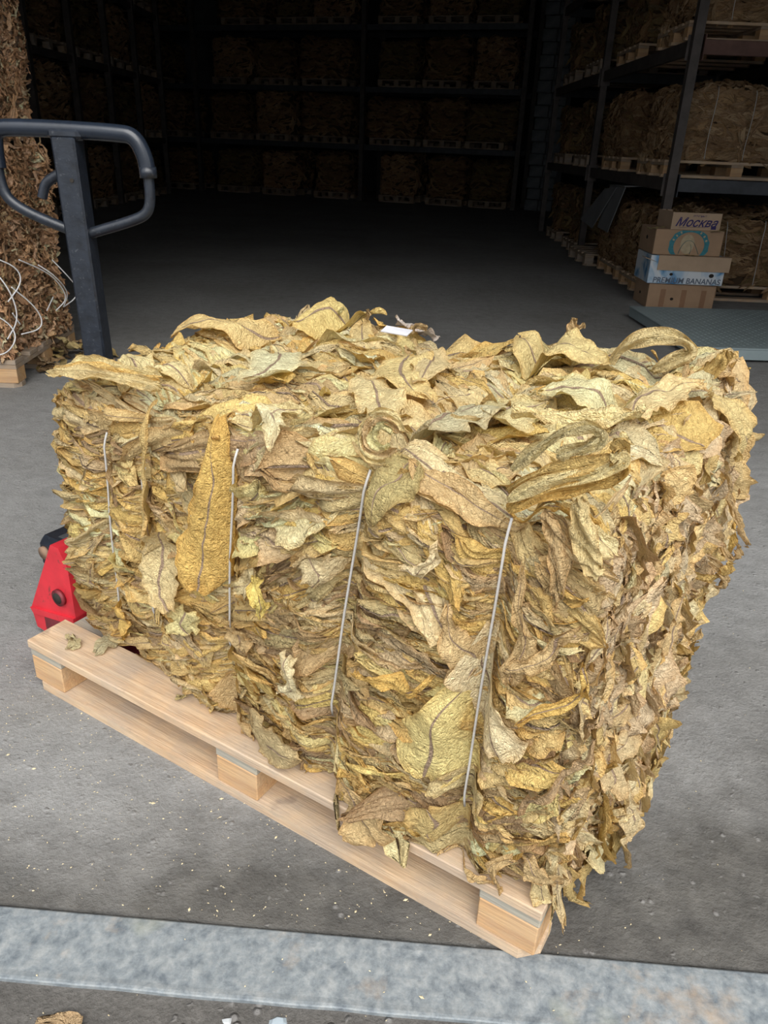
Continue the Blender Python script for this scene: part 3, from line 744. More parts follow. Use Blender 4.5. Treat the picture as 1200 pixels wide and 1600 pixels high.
ribbon([(1.069, -0.005, 0.772), (1.110, -0.005, 0.805), (1.159, -0.005, 0.825), (1.190, -0.005, 0.844), (1.193, -0.005, 0.853), (1.179, -0.005, 0.856)], 0.024, (.2, -1, .5), (.68,.52,.22))
ribbon([(1.073, -0.011, 0.762), (1.114, -0.011, 0.795), (1.163, -0.011, 0.816), (1.193, -0.011, 0.835), (1.196, -0.011, 0.844), (1.182, -0.011, 0.847)], 0.024, (.2, -1, .5), (.76,.66,.38))
ribbon([(1.072, -0.005, 0.747), (1.114, -0.005, 0.780), (1.163, -0.005, 0.801), (1.193, -0.005, 0.821), (1.197, -0.005, 0.831), (1.182, -0.005, 0.833)], 0.024, (.2, -1, .5), (.70,.50,.18))
ribbon([(1.072, -0.005, 0.798), (1.099, -0.005, 0.831), (1.129, -0.005, 0.859), (1.159, -0.005, 0.869), (1.171, -0.005, 0.859), (1.153, -0.005, 0.843), (1.122, -0.005, 0.828)], 0.022, (.2, -1, .7), (.66,.60,.36))
ribbon([(0.162, 0.045, 0.738), (0.243, 0.045, 0.760), (0.356, 0.045, 0.767), (0.445, 0.045, 0.766)], 0.030, (0, -1, .9), (.76,.66,.38))
ribbon([(0.135, 0.075, 0.731), (0.215, 0.075, 0.758), (0.321, 0.075, 0.760), (0.414, 0.075, 0.766)], 0.030, (0, -1, .9), (.68,.52,.22))
ribbon([(0.108, 0.105, 0.725), (0.187, 0.105, 0.757), (0.285, 0.105, 0.755), (0.382, 0.105, 0.767)], 0.030, (0, -1, .9), (.76,.66,.38))
ribbon([(1.054, 0.020, 0.861), (1.116, 0.020, 0.862), (1.171, 0.020, 0.877), (1.202, 0.020, 0.891)], 0.030, (0, -.6, 1), (.76,.66,.38))
ribbon([(1.115, 0.000, 0.755), (1.144, 0.000, 0.713), (1.146, 0.000, 0.644)], 0.030, (.2, -1, 0), (.58,.45,.26))
ribbon([(1.153, 0.000, 0.781), (1.170, 0.000, 0.722), (1.189, 0.000, 0.694)], 0.034, (.2, -1, 0), (.76,.66,.38))

bale0 = empty('tobacco_bale', PO, PA, 'large golden yellow bale of dried tobacco leaves on the light wooden pallet in front', 'bale')
G.sort(key=lambda g: -float(np.prod(np.sort(np.ptp(g[0], axis=0))[1:])))
KEEP = 300 - len(HER)          # the 300 largest loose leaves are parts, the rest joins the pressed mass
for g_ in G[KEEP:]: B0.emit(*g_)
G = G[:KEEP]
mm = B0.mesh('leaf_mass', M_LEAF); o = link('leaf_mass', mm, bale0); o['kind'] = 'stuff'
for (P, F, U, Cc) in G + HER:
    c = P.mean(0); me = mesh_np('leaf', P - c, F, U, Cc, M_LEAF); link('leaf', me, bale0, tuple(c))
# twine: tight straight runs down the front, over the top edge
for (ta, tb) in TW:
    n_ = 30; a_, b_ = unwarp0(ta), unwarp0(tb); pts = []
    for i in range(n_):
        t = i / (n_ - 1) * 1.25 - .12; pts.append((a_[0] + (b_[0] - a_[0]) * t, -BS[1] / 2, max(.01, a_[2] + (b_[2] - a_[2]) * t)))
    P = B0.surf(np.array(pts), np.full(n_, .078)); tt = np.linspace(0, 1, n_)
    cy = np.polyfit(tt, P[:, 1], 1); ta_, tb_ = np.array(ta), np.array(tb); tw_ = tt * 1.10 - .05
    P = ta_ + (tb_ - ta_) * tw_[:, None]; P[:, 1] = np.polyval(cy, tt) - .004 + .0015 * np.sin(tt * 9); P[:2, 1] += .010, .004; P[-2:, 1] += .004, .010
    q = MB(); q.tube([tuple(p) for p in P], .0020, 6); q.build('twine', M_TWINE, bale0, True)

# ------------------------------------------------------------------ pallet jack, pushed under the pallet from its left end
JO = Vector((-.12, .40, 0)); R_ = Matrix.Rotation(PA, 3, 'Z')
jack = empty('pallet_jack', PO + R_ @ JO, PA, 'red hand pallet jack with a black loop handle, behind the front bale', 'pallet jack')
def J(x, y, z): return (x - JO.x, y - JO.y, z)
for y0 in (.125, .525):
    q = MB(); q.prism([(-.12, .035), (1.05, .035), (1.09, .045), (1.09, .06), (1.04, .080), (-.12, .080)], y0, y0 + .155, M=Matrix.Translation((-JO.x, -JO.y, 0)))
    fk = q.build('fork', M_DARKRED, jack)
    q = MB(); q.tube([J(1.0, y0 + .04, .036), J(1.0, y0 + .115, .036)], .034, 14); q.build('load_roller', M_RUBBER, fk)
    # sloping shoulder plate
    q = MB(); q.prism([(-.175, .075), (-.165, .022), (-.13, .018), (-.004, .034), (-.004, .24), (-.028, .285), (-.055, .285)], y0 + .005, y0 + .13, M=Matrix.Translation((-JO.x, -JO.y, 0)))
    q.prism([(-.17, .080), (-.16, .066), (-.004, .090), (-.004, .108)], y0 - .002, y0 + .137, M=Matrix.Translation((-JO.x, -JO.y, 0)))
    sh = q.build('shoulder', M_RED, jack)
    q = MB(); q.tube([J(-.048, y0 - .004, .150), J(-.048, y0 + .004, .150)], .021, 18); q.build('pivot_bush', M_DARKRED, sh, True)
    q = MB(); q.tube([J(-.048, y0 - .0055, .150), J(-.048, y0 + .003, .150)], .014, 18); q.build('bush_hole', M_HOLE, sh, True)
q = MB(); q.box(-.085 - JO.x, -.03 - JO.x, .20 - JO.y, .66 - JO.y, .17, .26, ch=.01); q.build('cross_frame', M_RED, jack)
q = MB(); q.tube([J(-.11, .40, .10), J(-.11, .40, .42)], .045, 20); q.build('pump', M_RED, jack, True)
q = MB(); q.box(-.335 - JO.x, -.235 - JO.x, .27 - JO.y, .40 - JO.y, .07, .165, ch=.018); q.build('axle_housing', M_BLACKSTEEL, jack)
q = MB(); q.tube([J(-.30, .262, .125), J(-.30, .272, .125)], .018, 14); q.build('axle_cap', plain('tan_rubber', (.22, .14, .09)), jack, True)
for y0 in (.30, .42):
    q = MB(); q.tube([J(-.255, y0, .085), J(-.255, y0 + .06, .085)], .084, 24); q.build('steer_wheel', M_RUBBER, jack, True)
# tiller: rectangular column and loop, swivelled towards the doorway
th = empty('tiller', J(-.075, .335, 0), -PA, None); th.parent = jack
# local x = hall x, y = hall depth
colM = Matrix.Translation((0.012, 0, .27)) @ Matrix.Rotation(math.radians(-1.2), 4, 'Y')
q = MB(); q.box(-.024, .024, -.022, .03, 0, .85, ch=.004, M=colM); q.build('column', M_BLACKSTEEL, th)
q = MB(); q.box(-.034, .034, -.021, .021, 1.113, 1.137, ch=.008, M=Matrix.Translation((-.004, 0, 0))); q.build('saddle', M_BLACKSTEEL, th)
def sm(pts, it=3):
    P = [Vector(p) for p in pts]
    for _ in range(it):
        Q = [P[0]]
        for i in range(len(P) - 1):
            Q += [P[i] * .75 + P[i + 1] * .25, P[i] * .25 + P[i + 1] * .75]
        Q.append(P[-1]); P = Q
    return P
def hz(px, py): return ((px - 118) / 784, 0, 1.133 - (py - 203) / 780)
q = MB(); q.tube(sm([hz(-3, 262), hz(-3, 232), hz(2, 206), hz(30, 203), hz(112, 203), hz(195, 205), hz(222, 208), hz(236, 236), hz(239, 266)]), .0165, 14); q.build('grip', M_GRIP, th, True)
q = MB(); q.tube(sm([hz(-3, 258), hz(-3, 285), hz(6, 310), hz(40, 330), hz(104, 353)]), .011, 12)
q.tube(sm([hz(239, 264), hz(239, 300), hz(232, 322), hz(205, 334), hz(132, 356)]), .011, 12); q.build('loop_tube', M_BLACKSTEEL, th, True)
q = MB(); q.tube([hz(238.6, 252), hz(239, 268)], .0175, 14); q.build('grip_end', M_BLACKSTEEL, th, True)
q = MB(); q.tube(sm([hz(106, 264), hz(90, 272), hz(72, 284), hz(64, 302)]), [.010] * 9 + [.0085] * 9 + [.007] * 200, 8, flat=.5) if False else q.tube(sm([hz(106, 262), hz(90, 270), hz(70, 282), hz(62, 304)]), .0105, 8); q.build('release_lever', M_BLACKSTEEL, th, True)
q = MB(); q.tube([(.004, -.024, 1.04), (.004, -.02, 1.04)], .004, 8); q.build('pin', M_HOLE, th)

# ------------------------------------------------------------------ background bales
def small_bale(size, pal, seed, nf, nr, nt_, res, cin=2, corecol=(.08, .05, .03), Lr=(.14, .30), Wr=(.06, .13), lump=.03, hang=0):
    cx_ = [(-.5 + (i + .5) / cin) * size[0] * .8 for i in range(cin)] if cin else []
    B = Bale(size, None, seed, r=.09, cinch=cx_, cin=.012, lump=lump)
    B.core(corecol, 16, 12, -.02)
    B.fill('front', nf, pal, 'press', Lr, Wr, 0, .25, res, (-.01, .02), (.02, .98), .3, flow=.15)
    B.fill('left', nr, pal, 'press', Lr, Wr, 0, .6, res, (-.01, .03), (.02, .98), .4, flow=.3)
    B.fill('right', nr, pal, 'press', Lr, Wr, 0, .6, res, (-.01, .03), (.02, .98), .4, flow=.3)
    B.fill('back', nr // 3, pal, 'press', Lr, Wr, 0, .25, res, (-.01, .02), (.02, .98), .3)
    B.fill('top', nt_, pal, 'press', Lr, Wr, 0, .8, res, (-.01, .03), (.02, .98), .2)
    if hang:
        B.fill('left', hang, pal, 'hang', (.12, .26), (.05, .09), D, .15, res, (.0, .03), (-.06, .8), .3)
        B.fill('front', hang // 3, pal, 'hang', (.12, .2), (.05, .09), D, .2, res, (.01, .03), (-.02, .5), .3)
    return B, cx_
def twine_on(B, xs, parent, m, r=.0022, h=.04):
    pts = np.array([(xs, -B.S[1] / 2, B.S[2] * (.98 - .96 * i / 15)) for i in range(16)])
    P = B.surf(pts, np.full(16, h * 4 if h < 0 else h + .06)); q = MB(); q.tube([tuple(p) for p in P], r, 5); return q.build('twine', m, parent, True)

VAR = []
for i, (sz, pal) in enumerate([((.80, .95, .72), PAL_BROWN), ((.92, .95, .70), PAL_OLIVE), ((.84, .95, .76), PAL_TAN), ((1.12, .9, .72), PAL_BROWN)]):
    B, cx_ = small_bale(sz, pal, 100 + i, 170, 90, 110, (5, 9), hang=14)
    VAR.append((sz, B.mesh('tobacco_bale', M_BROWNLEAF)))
def bale_at(v, loc, rz, label, group=None, sx_=1.0, sz_=1.0):
    o = link('tobacco_bale', VAR[v][1], None, loc, (0, 0, rz)); o.scale = (sx_, 1, sz_)
    return tag(o, label, 'bale', group)

ORD = ['first', 'second', 'third', 'fourth', 'fifth', 'sixth', 'seventh', 'eighth']
# back rack: its face runs obliquely, y = 17.5 - .33 x
BA = math.atan(-.33); BD = Vector((math.cos(BA), math.sin(BA), 0)); BN = Vector((-math.sin(BA), math.cos(BA), 0))
def bp(x): return Vector((x, 17.5 - .33 * x, 0))
LV = [0.0, 1.06, 2.12, 3.20]
rows = {(0, 'right'): [(-.12, .78, 2), (.88, .82, 0), (1.76, .80, 1)], (1, 'right'): [(-.25, 1.12, 3), (.78, .82, 0), (1.70, 1.0, 1)],
        (2, 'right'): [(-.2, .8, 1), (.74, .9, 0), (1.67, .76, 2)], (3, 'right'): [(-.21, .84, 0), (.75, .8, 2), (1.66, .8, 1)],
        (0, 'left'): [(-5.17, .82, 0), (-3.77, .92, 1), (-2.72, .86, 2), (-1.55, .80, 0)], (1, 'left'): [(-5.5, 1.2, 3), (-3.88, .92, 0), (-2.84, .84, 2), (-1.67, 1.1, 3)],
        (2, 'left'): [(-5.78, .87, 1), (-3.78, .88, 2), (-2.83, .84, 0), (-1.70, 1.1, 3)], (3, 'left'): [(-5.7, .9, 0), (-3.46, 1.1, 3), (-2.38, .7, 1), (-1.55, .84, 2)]}
LN = ['floor level', 'second level', 'third level', 'top level']
rb = random.Random(5)
for (lv, side), lst in rows.items():
    for k, (x, w, v) in enumerate(lst):
        z = LV[lv] + (.03 if lv else 0); c = bp(x)
        where = '%s, %s bay of the back rack' % (LN[lv], side)
        nth = ['leftmost', 'second', 'third', 'rightmost'][k if k < len(lst) - 1 else 3] + ('' if k in (0, len(lst) - 1) else ' from left')
        o0 = c - BD * min(w, 1.0) / 2 - BN * .0
        pallet(tuple(o0 + Vector((0, 0, z))), BA, 'dim pallet %s, %s' % (nth, where), 'pallets in the back rack', Lx=.8 if w < 1.05 else 1.0, Dy=1.0, far=True)
        sz = VAR[v][0]
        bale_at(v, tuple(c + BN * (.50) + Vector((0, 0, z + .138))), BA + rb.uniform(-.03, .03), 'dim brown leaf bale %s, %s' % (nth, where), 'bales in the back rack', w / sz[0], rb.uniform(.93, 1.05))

def rack(name, label, posts, beams, m_post, m_beam, pw=.09):
    e = empty(name, (posts[0][0], posts[0][1], 0), 0, label, 'rack'); p0 = Vector((posts[0][0], posts[0][1], 0))
    for (x, y, h, rz) in posts:
        q = MB(); # a folded C-section upright with punched slots
        t = .004; a = pw / 2
        poly = [(-a, -a), (a, -a), (a, a), (a - .02, a), (a - .02, a - t), (a - t, a - t), (a - t, -a + t), (-a + t, -a + t), (-a + t, a - t), (-a + .02, a - t), (-a + .02, a), (-a, a)]
        n_ = len(poly); q.add([(p[0], p[1], 0) for p in poly] + [(p[0], p[1], h) for p in poly], [tuple(range(n_))[::-1], tuple(range(n_, 2 * n_))] + [(i, (i + 1) % n_, (i + 1) % n_ + n_, i + n_) for i in range(n_)])
        q.box(-a - .02, a + .02, -a - .02, a + .02, 0, .008)
        q.build('post', m_post, e, loc=Vector((x, y, 0)) - p0, rot=(0, 0, rz))
    for (x0, y0, x1, y1, z, mm_) in beams:
        d = Vector((x1 - x0, y1 - y0, 0)); L = d.length; q = MB(); q.box(0, L, -.025, .025, -.10, 0, ch=.004); q.box(0, .006, -.05, .05, -.14, .03); q.box(L - .006, L, -.05, .05, -.14, .03)
        q.build('beam', mm_, e, loc=Vector((x0, y0, z)) - p0, rot=(0, 0, math.atan2(d.y, d.x)))
    return e
xs_ = [-7.0, -4.55, -.85, 2.28]
posts = []; beams = []
for x in xs_:
    for dd in (-.07, 1.1):
        c = bp(x) + BN * dd; posts.append((c.x, c.y, 4.6, BA))
for i in range(3):
    for dd in (-.04, 1.07):
        for z in LV[1:]:
            a_ = bp(xs_[i] + .05) + BN * dd; b_ = bp(xs_[i + 1] - .05) + BN * dd; beams.append((a_.x, a_.y, b_.x, b_.y, z + .03 if False else z + .025, M_RACKBEAM))
rack('pallet_rack', 'dark pallet rack along the back of the hall, four levels high', posts, beams, M_RACKPOST, M_RACKBEAM)

# right rack: rows run away from the doorway, face at x = 2.15
RL = [0.0, .965, 1.925, 2.9]
ys_ = [6.78, 9.68, 12.58]
posts = [(x, y, 4.4, 0) for y in ys_ for x in (2.17, 3.42)]
beams = []
for z in RL[1:]:
    for i in range(2):
        for x in (2.17, 3.42): beams.append((x, ys_[i] + .05, x, ys_[i + 1] - .05, z, M_RACKPOST))
    for y in ys_: beams.append((2.22, y, 3.37, y, z - .002, M_RUSTBEAM if z > 1.5 and y < 7 else M_RACKBEAM))
rack('pallet_rack', 'pallet rack on the right with a slim steel corner post beside the cardboard boxes', posts, beams, M_RACKPOST, M_RACKBEAM, pw=.07)

# two detailed brown bales for the near end of the right rack, one for the far bales there
RV = []
for i, (pal, seed) in enumerate([(PAL_TAN, 201), (PAL_BROWN + PAL_TAN[:2], 202)]):
    B, cx_ = small_bale((1.16, .80, .53 if i == 0 else .55), pal, seed, 430, 330, 180, (8, 14), cin=3, hang=44, corecol=(.10, .065, .04), lump=.022)
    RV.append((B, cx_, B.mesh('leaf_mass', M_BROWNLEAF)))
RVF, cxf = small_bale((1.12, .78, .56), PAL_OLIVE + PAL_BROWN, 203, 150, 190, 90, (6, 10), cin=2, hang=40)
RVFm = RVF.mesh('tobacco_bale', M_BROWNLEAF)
LNR = ['on the floor', 'first shelf', 'second shelf', 'top shelf']
near = {(0, 0): ('brown leaf bale on the floor directly behind the cardboard boxes', 1), (0, 1): ('brown leaf bale on the floor under the grey drooping sheets', 1),
        (1, 0): ('light brown tied bale on the first shelf beside the slim corner post', 0), (1, 1): ('brown bale on the first shelf, next beyond the one beside the corner post', 1),
        (2, 0): ('brown bale on the second shelf directly above the corner post, cut by the frame', 0)}
for lv in range(4):
    for k in range(4):
        y0 = 6.88 + (1.0 if lv == 0 and k == 1 else 1.45 * k); z = RL[lv] + .001
        if lv == 0 and k >= 2: y0 = 9.85 + 1.3 * (k - 2)
        if y0 > 12: continue
        nm = '%s place from the doorway, %s, right rack' % (ORD[k], LNR[lv])
        pm = (M_WOOD, M_BLOCK, M_OLDWOOD) if k < 2 else None
        pallet((2.12 + .02 * (k % 2), y0, z), 0, 'pallet in the %s' % nm, 'pallets of the right rack', Lx=1.2, Dy=.8, T=.13, mats=pm)
        if (lv, k) in near:
            lab, v = near[(lv, k)]; B, cx_, me = RV[v]
            e = empty('tobacco_bale', (2.12 + .63, y0 + .41, z + .133), 0, lab, 'bale', 'brown bales in the right rack')
            o = link('leaf_mass', me, e); o['kind'] = 'stuff'
            for x in cx_: twine_on(B, x, e, M_TWINE, .003, .05)
        else:
            o = link('tobacco_bale', RVFm, None, (2.12 + .63, y0 + .41, z + .133), (0, 0, rb.uniform(-.03, .03))); o.scale = (1, 1, .95)
            tag(o, 'dark brown leaf bale in the %s' % nm, 'bale', 'brown bales in the right rack')
pallet((2.03, 8.78, .001), .03, 'empty pallet standing out from under the right rack beyond the grey sheets', Lx=1.1, Dy=.8, T=.13)

# left rack
posts = [(x, y, 4.4, 0) for y in (9.95, 11.42, 12.95, 14.45, 15.95, 17.5) for x in (-4.93, -6.1)]
beams = []
for z in LV[1:]:
    yy = (9.95, 11.42, 12.95, 14.45, 15.95, 17.5)
    for i in range(5):
        for x in (-4.93, -6.1): beams.append((x, yy[i] + .05, x, yy[i + 1] - .05, z, M_RACKPOST))
rack('pallet_rack', 'dark pallet rack along the left side behind the jack handle', posts, beams, M_RACKPOST, M_RACKBEAM)
for lv in range(4):
    for k in range(5):
        y0 = 10.12 + 1.5 * k; z = LV[lv] + .002
        nm = '%s bay from the doorway, %s, left rack' % (ORD[k], LNR[lv])
        pallet((-6.1, y0, z), 0, 'pallet in the %s' % nm, 'pallets in the left rack', Lx=1.2, Dy=1.1, far=True)
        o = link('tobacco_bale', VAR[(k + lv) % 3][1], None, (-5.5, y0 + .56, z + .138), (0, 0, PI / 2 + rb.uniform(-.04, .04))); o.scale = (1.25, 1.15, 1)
        tag(o, 'dim leaf bale in the %s' % nm, 'bale', 'bales in the left rack')

# ------------------------------------------------------------------ stack of tan bales at the left edge
SA = math.radians(2.5)
SP = Vector((-3.0, 3.50, 0))
pallet(tuple(SP), SA, 'worn pallet under the tall tan bale stack at the left edge', Lx=1.2, Dy=.82, T=.135, mats=(M_OLDWOOD, M_BLOCK, M_OLDWOOD))
LB = []
labs = ['tan shredded leaf bale at the bottom of the left stack, loose white strings on it', 'tan leaf bale on top of the string-tangled one in the left stack']
for i in range(2):
    sz = ((1.20, .86, .94), (1.12, .84, 1.12))[i]
    B = Bale(sz, None, 300 + i, r=.09, cinch=(), lump=.035)
    B.core((.50, .35, .25), 40, 40, -.012); B.gain = np.array([2.15, 2.05, 2.2])
    pal = PAL_TAN + PAL_BROWN[:3]
    B.fill('right', 1900, pal, 'scrap', (.03, .10), (.012, .035), 0, .8, (5, 8), (-.012, .012), (.0, .98), .5, flow=.4)
    B.fill('front', 900, pal, 'scrap', (.03, .10), (.012, .035), 0, .8, (5, 8), (-.012, .012), (.0, .98), .5, flow=.4)
    B.fill('back', 120, pal, 'press', (.1, .25), (.05, .1), 0, .8, (5, 9), (-.01, .02), (.0, .98), .4)
    B.fill('left', 120, pal, 'press', (.1, .25), (.05, .1), 0, .8, (5, 9), (-.01, .02), (.0, .98), .4)
    B.fill('top', 200, pal, 'press', (.1, .25), (.05, .1), 0, .8, (6, 10), (-.01, .02), (.0, .98), .4)
    GL = []
    B.fill('right', 40, pal, 'hang', (.07, .16), (.02, .045), D, .35, (9, 16), (.01, .03), (.02, .98) if i == 0 else (-.02, .35), .4, collect=GL)
    z0 = .137 if i == 0 else 1.075
    ctr = SP + Matrix.Rotation(SA, 3, 'Z') @ Vector((.60 - .03 * i - .01, .41 + .01 * i, 0)); ctr.z = z0
    e = empty('tobacco_bale', ctr, SA + .02 * i, labs[i], 'bale', 'tan bales in the left stack')
    o = link('leaf_mass', B.mesh('leaf_mass', M_BROWNLEAF), e); o['kind'] = 'stuff'
    for (P, F, U, Cc) in GL:
        c = P.mean(0); link('leaf', mesh_np('leaf', P - c, F, U, Cc, M_BROWNLEAF), e, tuple(c))
    LB.append(e)
arcs = [[(3.404, .591), (3.419, .51), (3.455, .418), (3.462, .339), (3.446, .264)], [(3.45, .621), (3.536, .567), (3.559, .498), (3.51, .419)],
 [(3.335, .408), (3.402, .341), (3.412, .272), (3.312, .229), (3.268, .234)], [(3.563, .476), (3.646, .382), (3.698, .302), (3.669, .26), (3.585, .255)],
 [(3.68, .58), (3.856, .499), (3.974, .408), (4.027, .337), (3.993, .286)], [(3.868, .532), (3.908, .479), (4.056, .37), (4.092, .286)],
 [(4.035, .534), (4.07, .455), (4.159, .378), (4.157, .326), (4.092, .286)], [(3.89, .306), (3.986, .357)], [(3.534, .364), (3.589, .301)]]
inv = Matrix.Translation(-LB[0].location) 
for a_ in arcs:
    n_ = len(a_); pts = []
    for i, (y, z) in enumerate(a_):
        bow = math.sin(PI * i / (n_ - 1)) * .03
        p = Vector((-1.735 + bow, y, z)) - LB[0].location; pts.append(Matrix.Rotation(-SA, 3, 'Z') @ p)
    pts[0].x -= .03; pts[-1].x -= .03
    q = MB(); q.tube(sm(pts, 2), .0032, 6); q.build('loose_string', M_WHITETWINE, LB[0], True)

# ------------------------------------------------------------------ cardboard boxes, stacked in front of the right rack
def carton(loc, rz, w, d, h, m, label, flaps=None, open_=False):
    e = empty('cardboard_box', loc, rz, label, 'box', 'cardboard boxes by the rack post')
    q = MB(); t = .005
    if open_:
        q.box(0, w, 0, t, 0, h); q.box(0, w, d - t, d, 0, h); q.box(0, t, t, d - t, 0, h); q.box(w - t, w, t, d - t, 0, h); q.box(t, w - t, t, d - t, 0, t)
    else: q.box(0, w, 0, d, 0, h, ch=.004)
    q.build('body', m, e); return e
def disc(x, z, r, rz_=.6, y=-.0015, n=16, sx_=1.0):
    q = MB(); vs = [(x, y, z)] + [(x + r * sx_ * math.cos(2 * PI * i / n), y, z + r * rz_ * math.sin(2 * PI * i / n)) for i in range(n)]
    q.add(vs + [(v[0], y + .001, v[2]) for v in vs], [(0, i + 1, (i + 1) % n + 1) for i in range(n)]); return q
def text(body, parent, loc, rot, size, m, shear=0.0, bold=0.0, name='lettering'):
    c = bpy.data.curves.new(name, 'FONT'); c.body = body; c.size = size; c.align_x = 'CENTER'; c.align_y = 'CENTER'; c.shear = shear; c.offset = bold; c.extrude = .0004
    o = bpy.data.objects.new(name, c); C.objects.link(o)
    bpy.context.view_layer.update()
    me = bpy.data.meshes.new_from_object(o.evaluated_get(bpy.context.evaluated_depsgraph_get())); me.materials.clear(); me.materials.append(m)
    bpy.data.objects.remove(o)
    return link(name, me, parent, loc, rot)
FR = (PI / 2, 0, 0)
b1 = carton((2.035, 6.42, 0), .01, .545, .37, .195, M_CARD, 'plain brown cardboard box at the bottom of the box stack')
for x in (.10, .27, .43):
    q = MB(); q.box(x, x + .042, -.0015, .001, .01, .15); q.build('tape', M_TAPE, b1)
disc(.20, .075, .014, .8).build('hand_hole', M_HOLE, b1)
disc(0, 0, .02, .6).build('hand_hole', M_HOLE, b1, loc=(-.0005, .20, .09), rot=(0, 0, -PI / 2))
b2 = carton((2.005, 6.40, .196), -.01, .60, .40, .215, M_BANANA, 'blue and white banana box with a brown flap folded over, second from bottom')
q = MB(); q.box(.06, .63, -.008, -.003, .105, .218); q.box(.06, .63, -.008, .06, .215, .219); q.build('flap', M_CARD2, b2)
text('PREMIUM BANANAS', b2, (.31, -.002, .026), FR, .060, M_PRINTBLUE, .1, .001)
disc(.18, .075, .014, .8).build('hand_hole', M_HOLE, b2); disc(.50, .075, .02, .8).build('hand_hole', M_HOLE, b2)
q = MB(); q.box(.05, .10, .02, .16, .216, .219); q.box(-.10, .0, .0, .10, .17, .175, M=Matrix.Rotation(.3, 4, 'Y')); q.build('torn_flap', M_CARD2, b2)
b3 = carton((2.01, 6.41, .417), .005, .535, .40, .19, M_CARD, 'brown cardboard box with a round teal emblem, third from the bottom')
q = MB(); n_ = 28; vs = []; fs = []
for i in range(n_ + 1):
    a = 2 * PI * i / n_
    r0, r1 = .105, .135
    rr = r1 + (.006 if i % 2 else 0)
    for r in (r0, rr):
        vs.append((.275 + r * 1.15 * math.cos(a), -.0016, min(.186, max(.004, .07 + r * math.sin(a)))))
for i in range(n_): fs.append((2 * i, 2 * i + 1, 2 * i + 3, 2 * i + 2))
q.add(vs, fs); q.build('emblem_ring', M_TEAL, b3)
q = MB()
for i in range(9):
    a = PI * (.12 + .76 * i / 8); x = .275 + .12 * 1.15 * math.cos(a); z = .07 + .12 * math.sin(a)
    if z > .18: continue
    q.box(-.006, .006, -.0005, .0005, -.008, .008, M=Matrix.Translation((x, -.0022, z)) @ Matrix.Rotation(-(a - PI / 2), 4, 'Y'))
q.build('emblem_print', M_TEALPALE, b3)
disc(.26, .085, .055, 1.35, -.0019).build('emblem_print', M_TEALPALE, b3)
q = MB(); q.tube(sm([(.20, -.001, .01), (.215, -.001, .07), (.25, -.001, .115), (.30, -.001, .11), (.335, -.001, .06), (.36, -.001, .012)], 2), .007, 4, flat=.2); q.tube(sm([(.29, -.001, .01), (.30, -.001, .05), (.285, -.001, .085)], 2), .005, 4, flat=.2); q.build('emblem_print', M_TEAL, b3)
disc(0, 0, .022, .7).build('hand_hole', M_HOLE, b3, loc=(-.0005, .2, .11), rot=(0, 0, -PI / 2))
b4 = carton((2.115, 6.405, .608), .03, .385, .33, .125, M_CARD2, 'small open carton lettered in purple on top of the box stack', open_=True)
text('Москва', b4, (.19, -.002, .052), FR, .088, M_INKBLUE, .45, .0015)
text('печенье', b4, (.21, -.002, .103), FR, .026, M_INKBLUE, .3)
q = MB(); q.tube(sm([(.06, -.002, .012), (.15, -.002, .022), (.27, -.002, .02)], 2), .003, 4, flat=.3); q.build('underline', M_INKBLUE, b4)
q = MB(); q.box(.315, .355, -.0015, 0, .008, .03); q.build('printed_mark', M_INKBLUE, b4)
# dark shredded leaf heaped in the top carton
rg = np.random.default_rng(9)
def scrap_pile(name, loc, n, rad, hgt, pal, m, label, cat, parent=None, Lr=(.05, .12), Wr=(.02, .04), sq=1.0):
    V_, F_, U_, C_ = [], [], [], []; k = 0
    for i in range(n):
        V, UV, E_ = sheet(rg, rg.uniform(*Lr), rg.uniform(*Wr), 5, 9, 'scrap')
        a = rg.uniform(0, 6.28); r = rad * math.sqrt(rg.random()); t = rg.uniform(-.5, .5); t2 = rg.uniform(-.4, .4)
        Mx = np.array(Matrix.Rotation(a, 3, 'Z') @ Matrix.Rotation(t, 3, 'X') @ Matrix.Rotation(t2, 3, 'Y'))
        P = V @ Mx.T; b_ = rg.uniform(0, 6.28); P = P + np.array([r * math.cos(b_), r * math.sin(b_) * sq, rg.uniform(0.0, 1) * hgt * (1 - (r / rad) ** 2 * .8)])
        P[:, 2] = np.maximum(P[:, 2], .002)
        base = np.array(pal[rg.integers(len(pal))]) * rg.uniform(.85, 1.1)
        c = np.ones((len(P), 4)); c[:, :3] = base; c[:, 3] = 0
        V_.append(P); F_.append(grid_faces(5, 9) + k); U_.append(UV); C_.append(c); k += len(P)
    o = link(name, mesh_np(name, np.concatenate(V_), np.concatenate(F_), np.concatenate(U_), np.concatenate(C_), m), parent, loc); o['kind'] = 'stuff'
    if label: tag(o, label, cat)
    return o
scrap_pile('leaf_scraps', (2.30, 6.57, .70), 120, .15, .09, PAL_BROWN, M_BROWNLEAF, 'dark shredded leaf heaped in the small open carton on the box stack', 'leaves', sq=.8)
def single_leaf(name, loc, L, W, col, m, label, cat, rz=0, seed=0, kind='scrap', tiltx=0, group=None):
    g = np.random.default_rng(seed); V, UV, E_ = sheet(g, L, W, 10, 16, kind, curl=2)
    V[:, 2] -= V[:, 2].min(); V[:, 2] *= .5; c = np.ones((len(V), 4)); c[:, :3] = col; c[:, 3] = .0
    o = link(name, mesh_np(name, V, grid_faces(10, 16), UV, c, m), None, loc, (tiltx, 0, rz)); return tag(o, label, cat, group)
single_leaf('leaf_scrap', (2.0, 6.45, .60), .22, .06, (.55, .48, .26), M_LEAF, 'curled pale yellow leaf draped on the left corner of the emblem box', 'leaf', 2.2, 3)
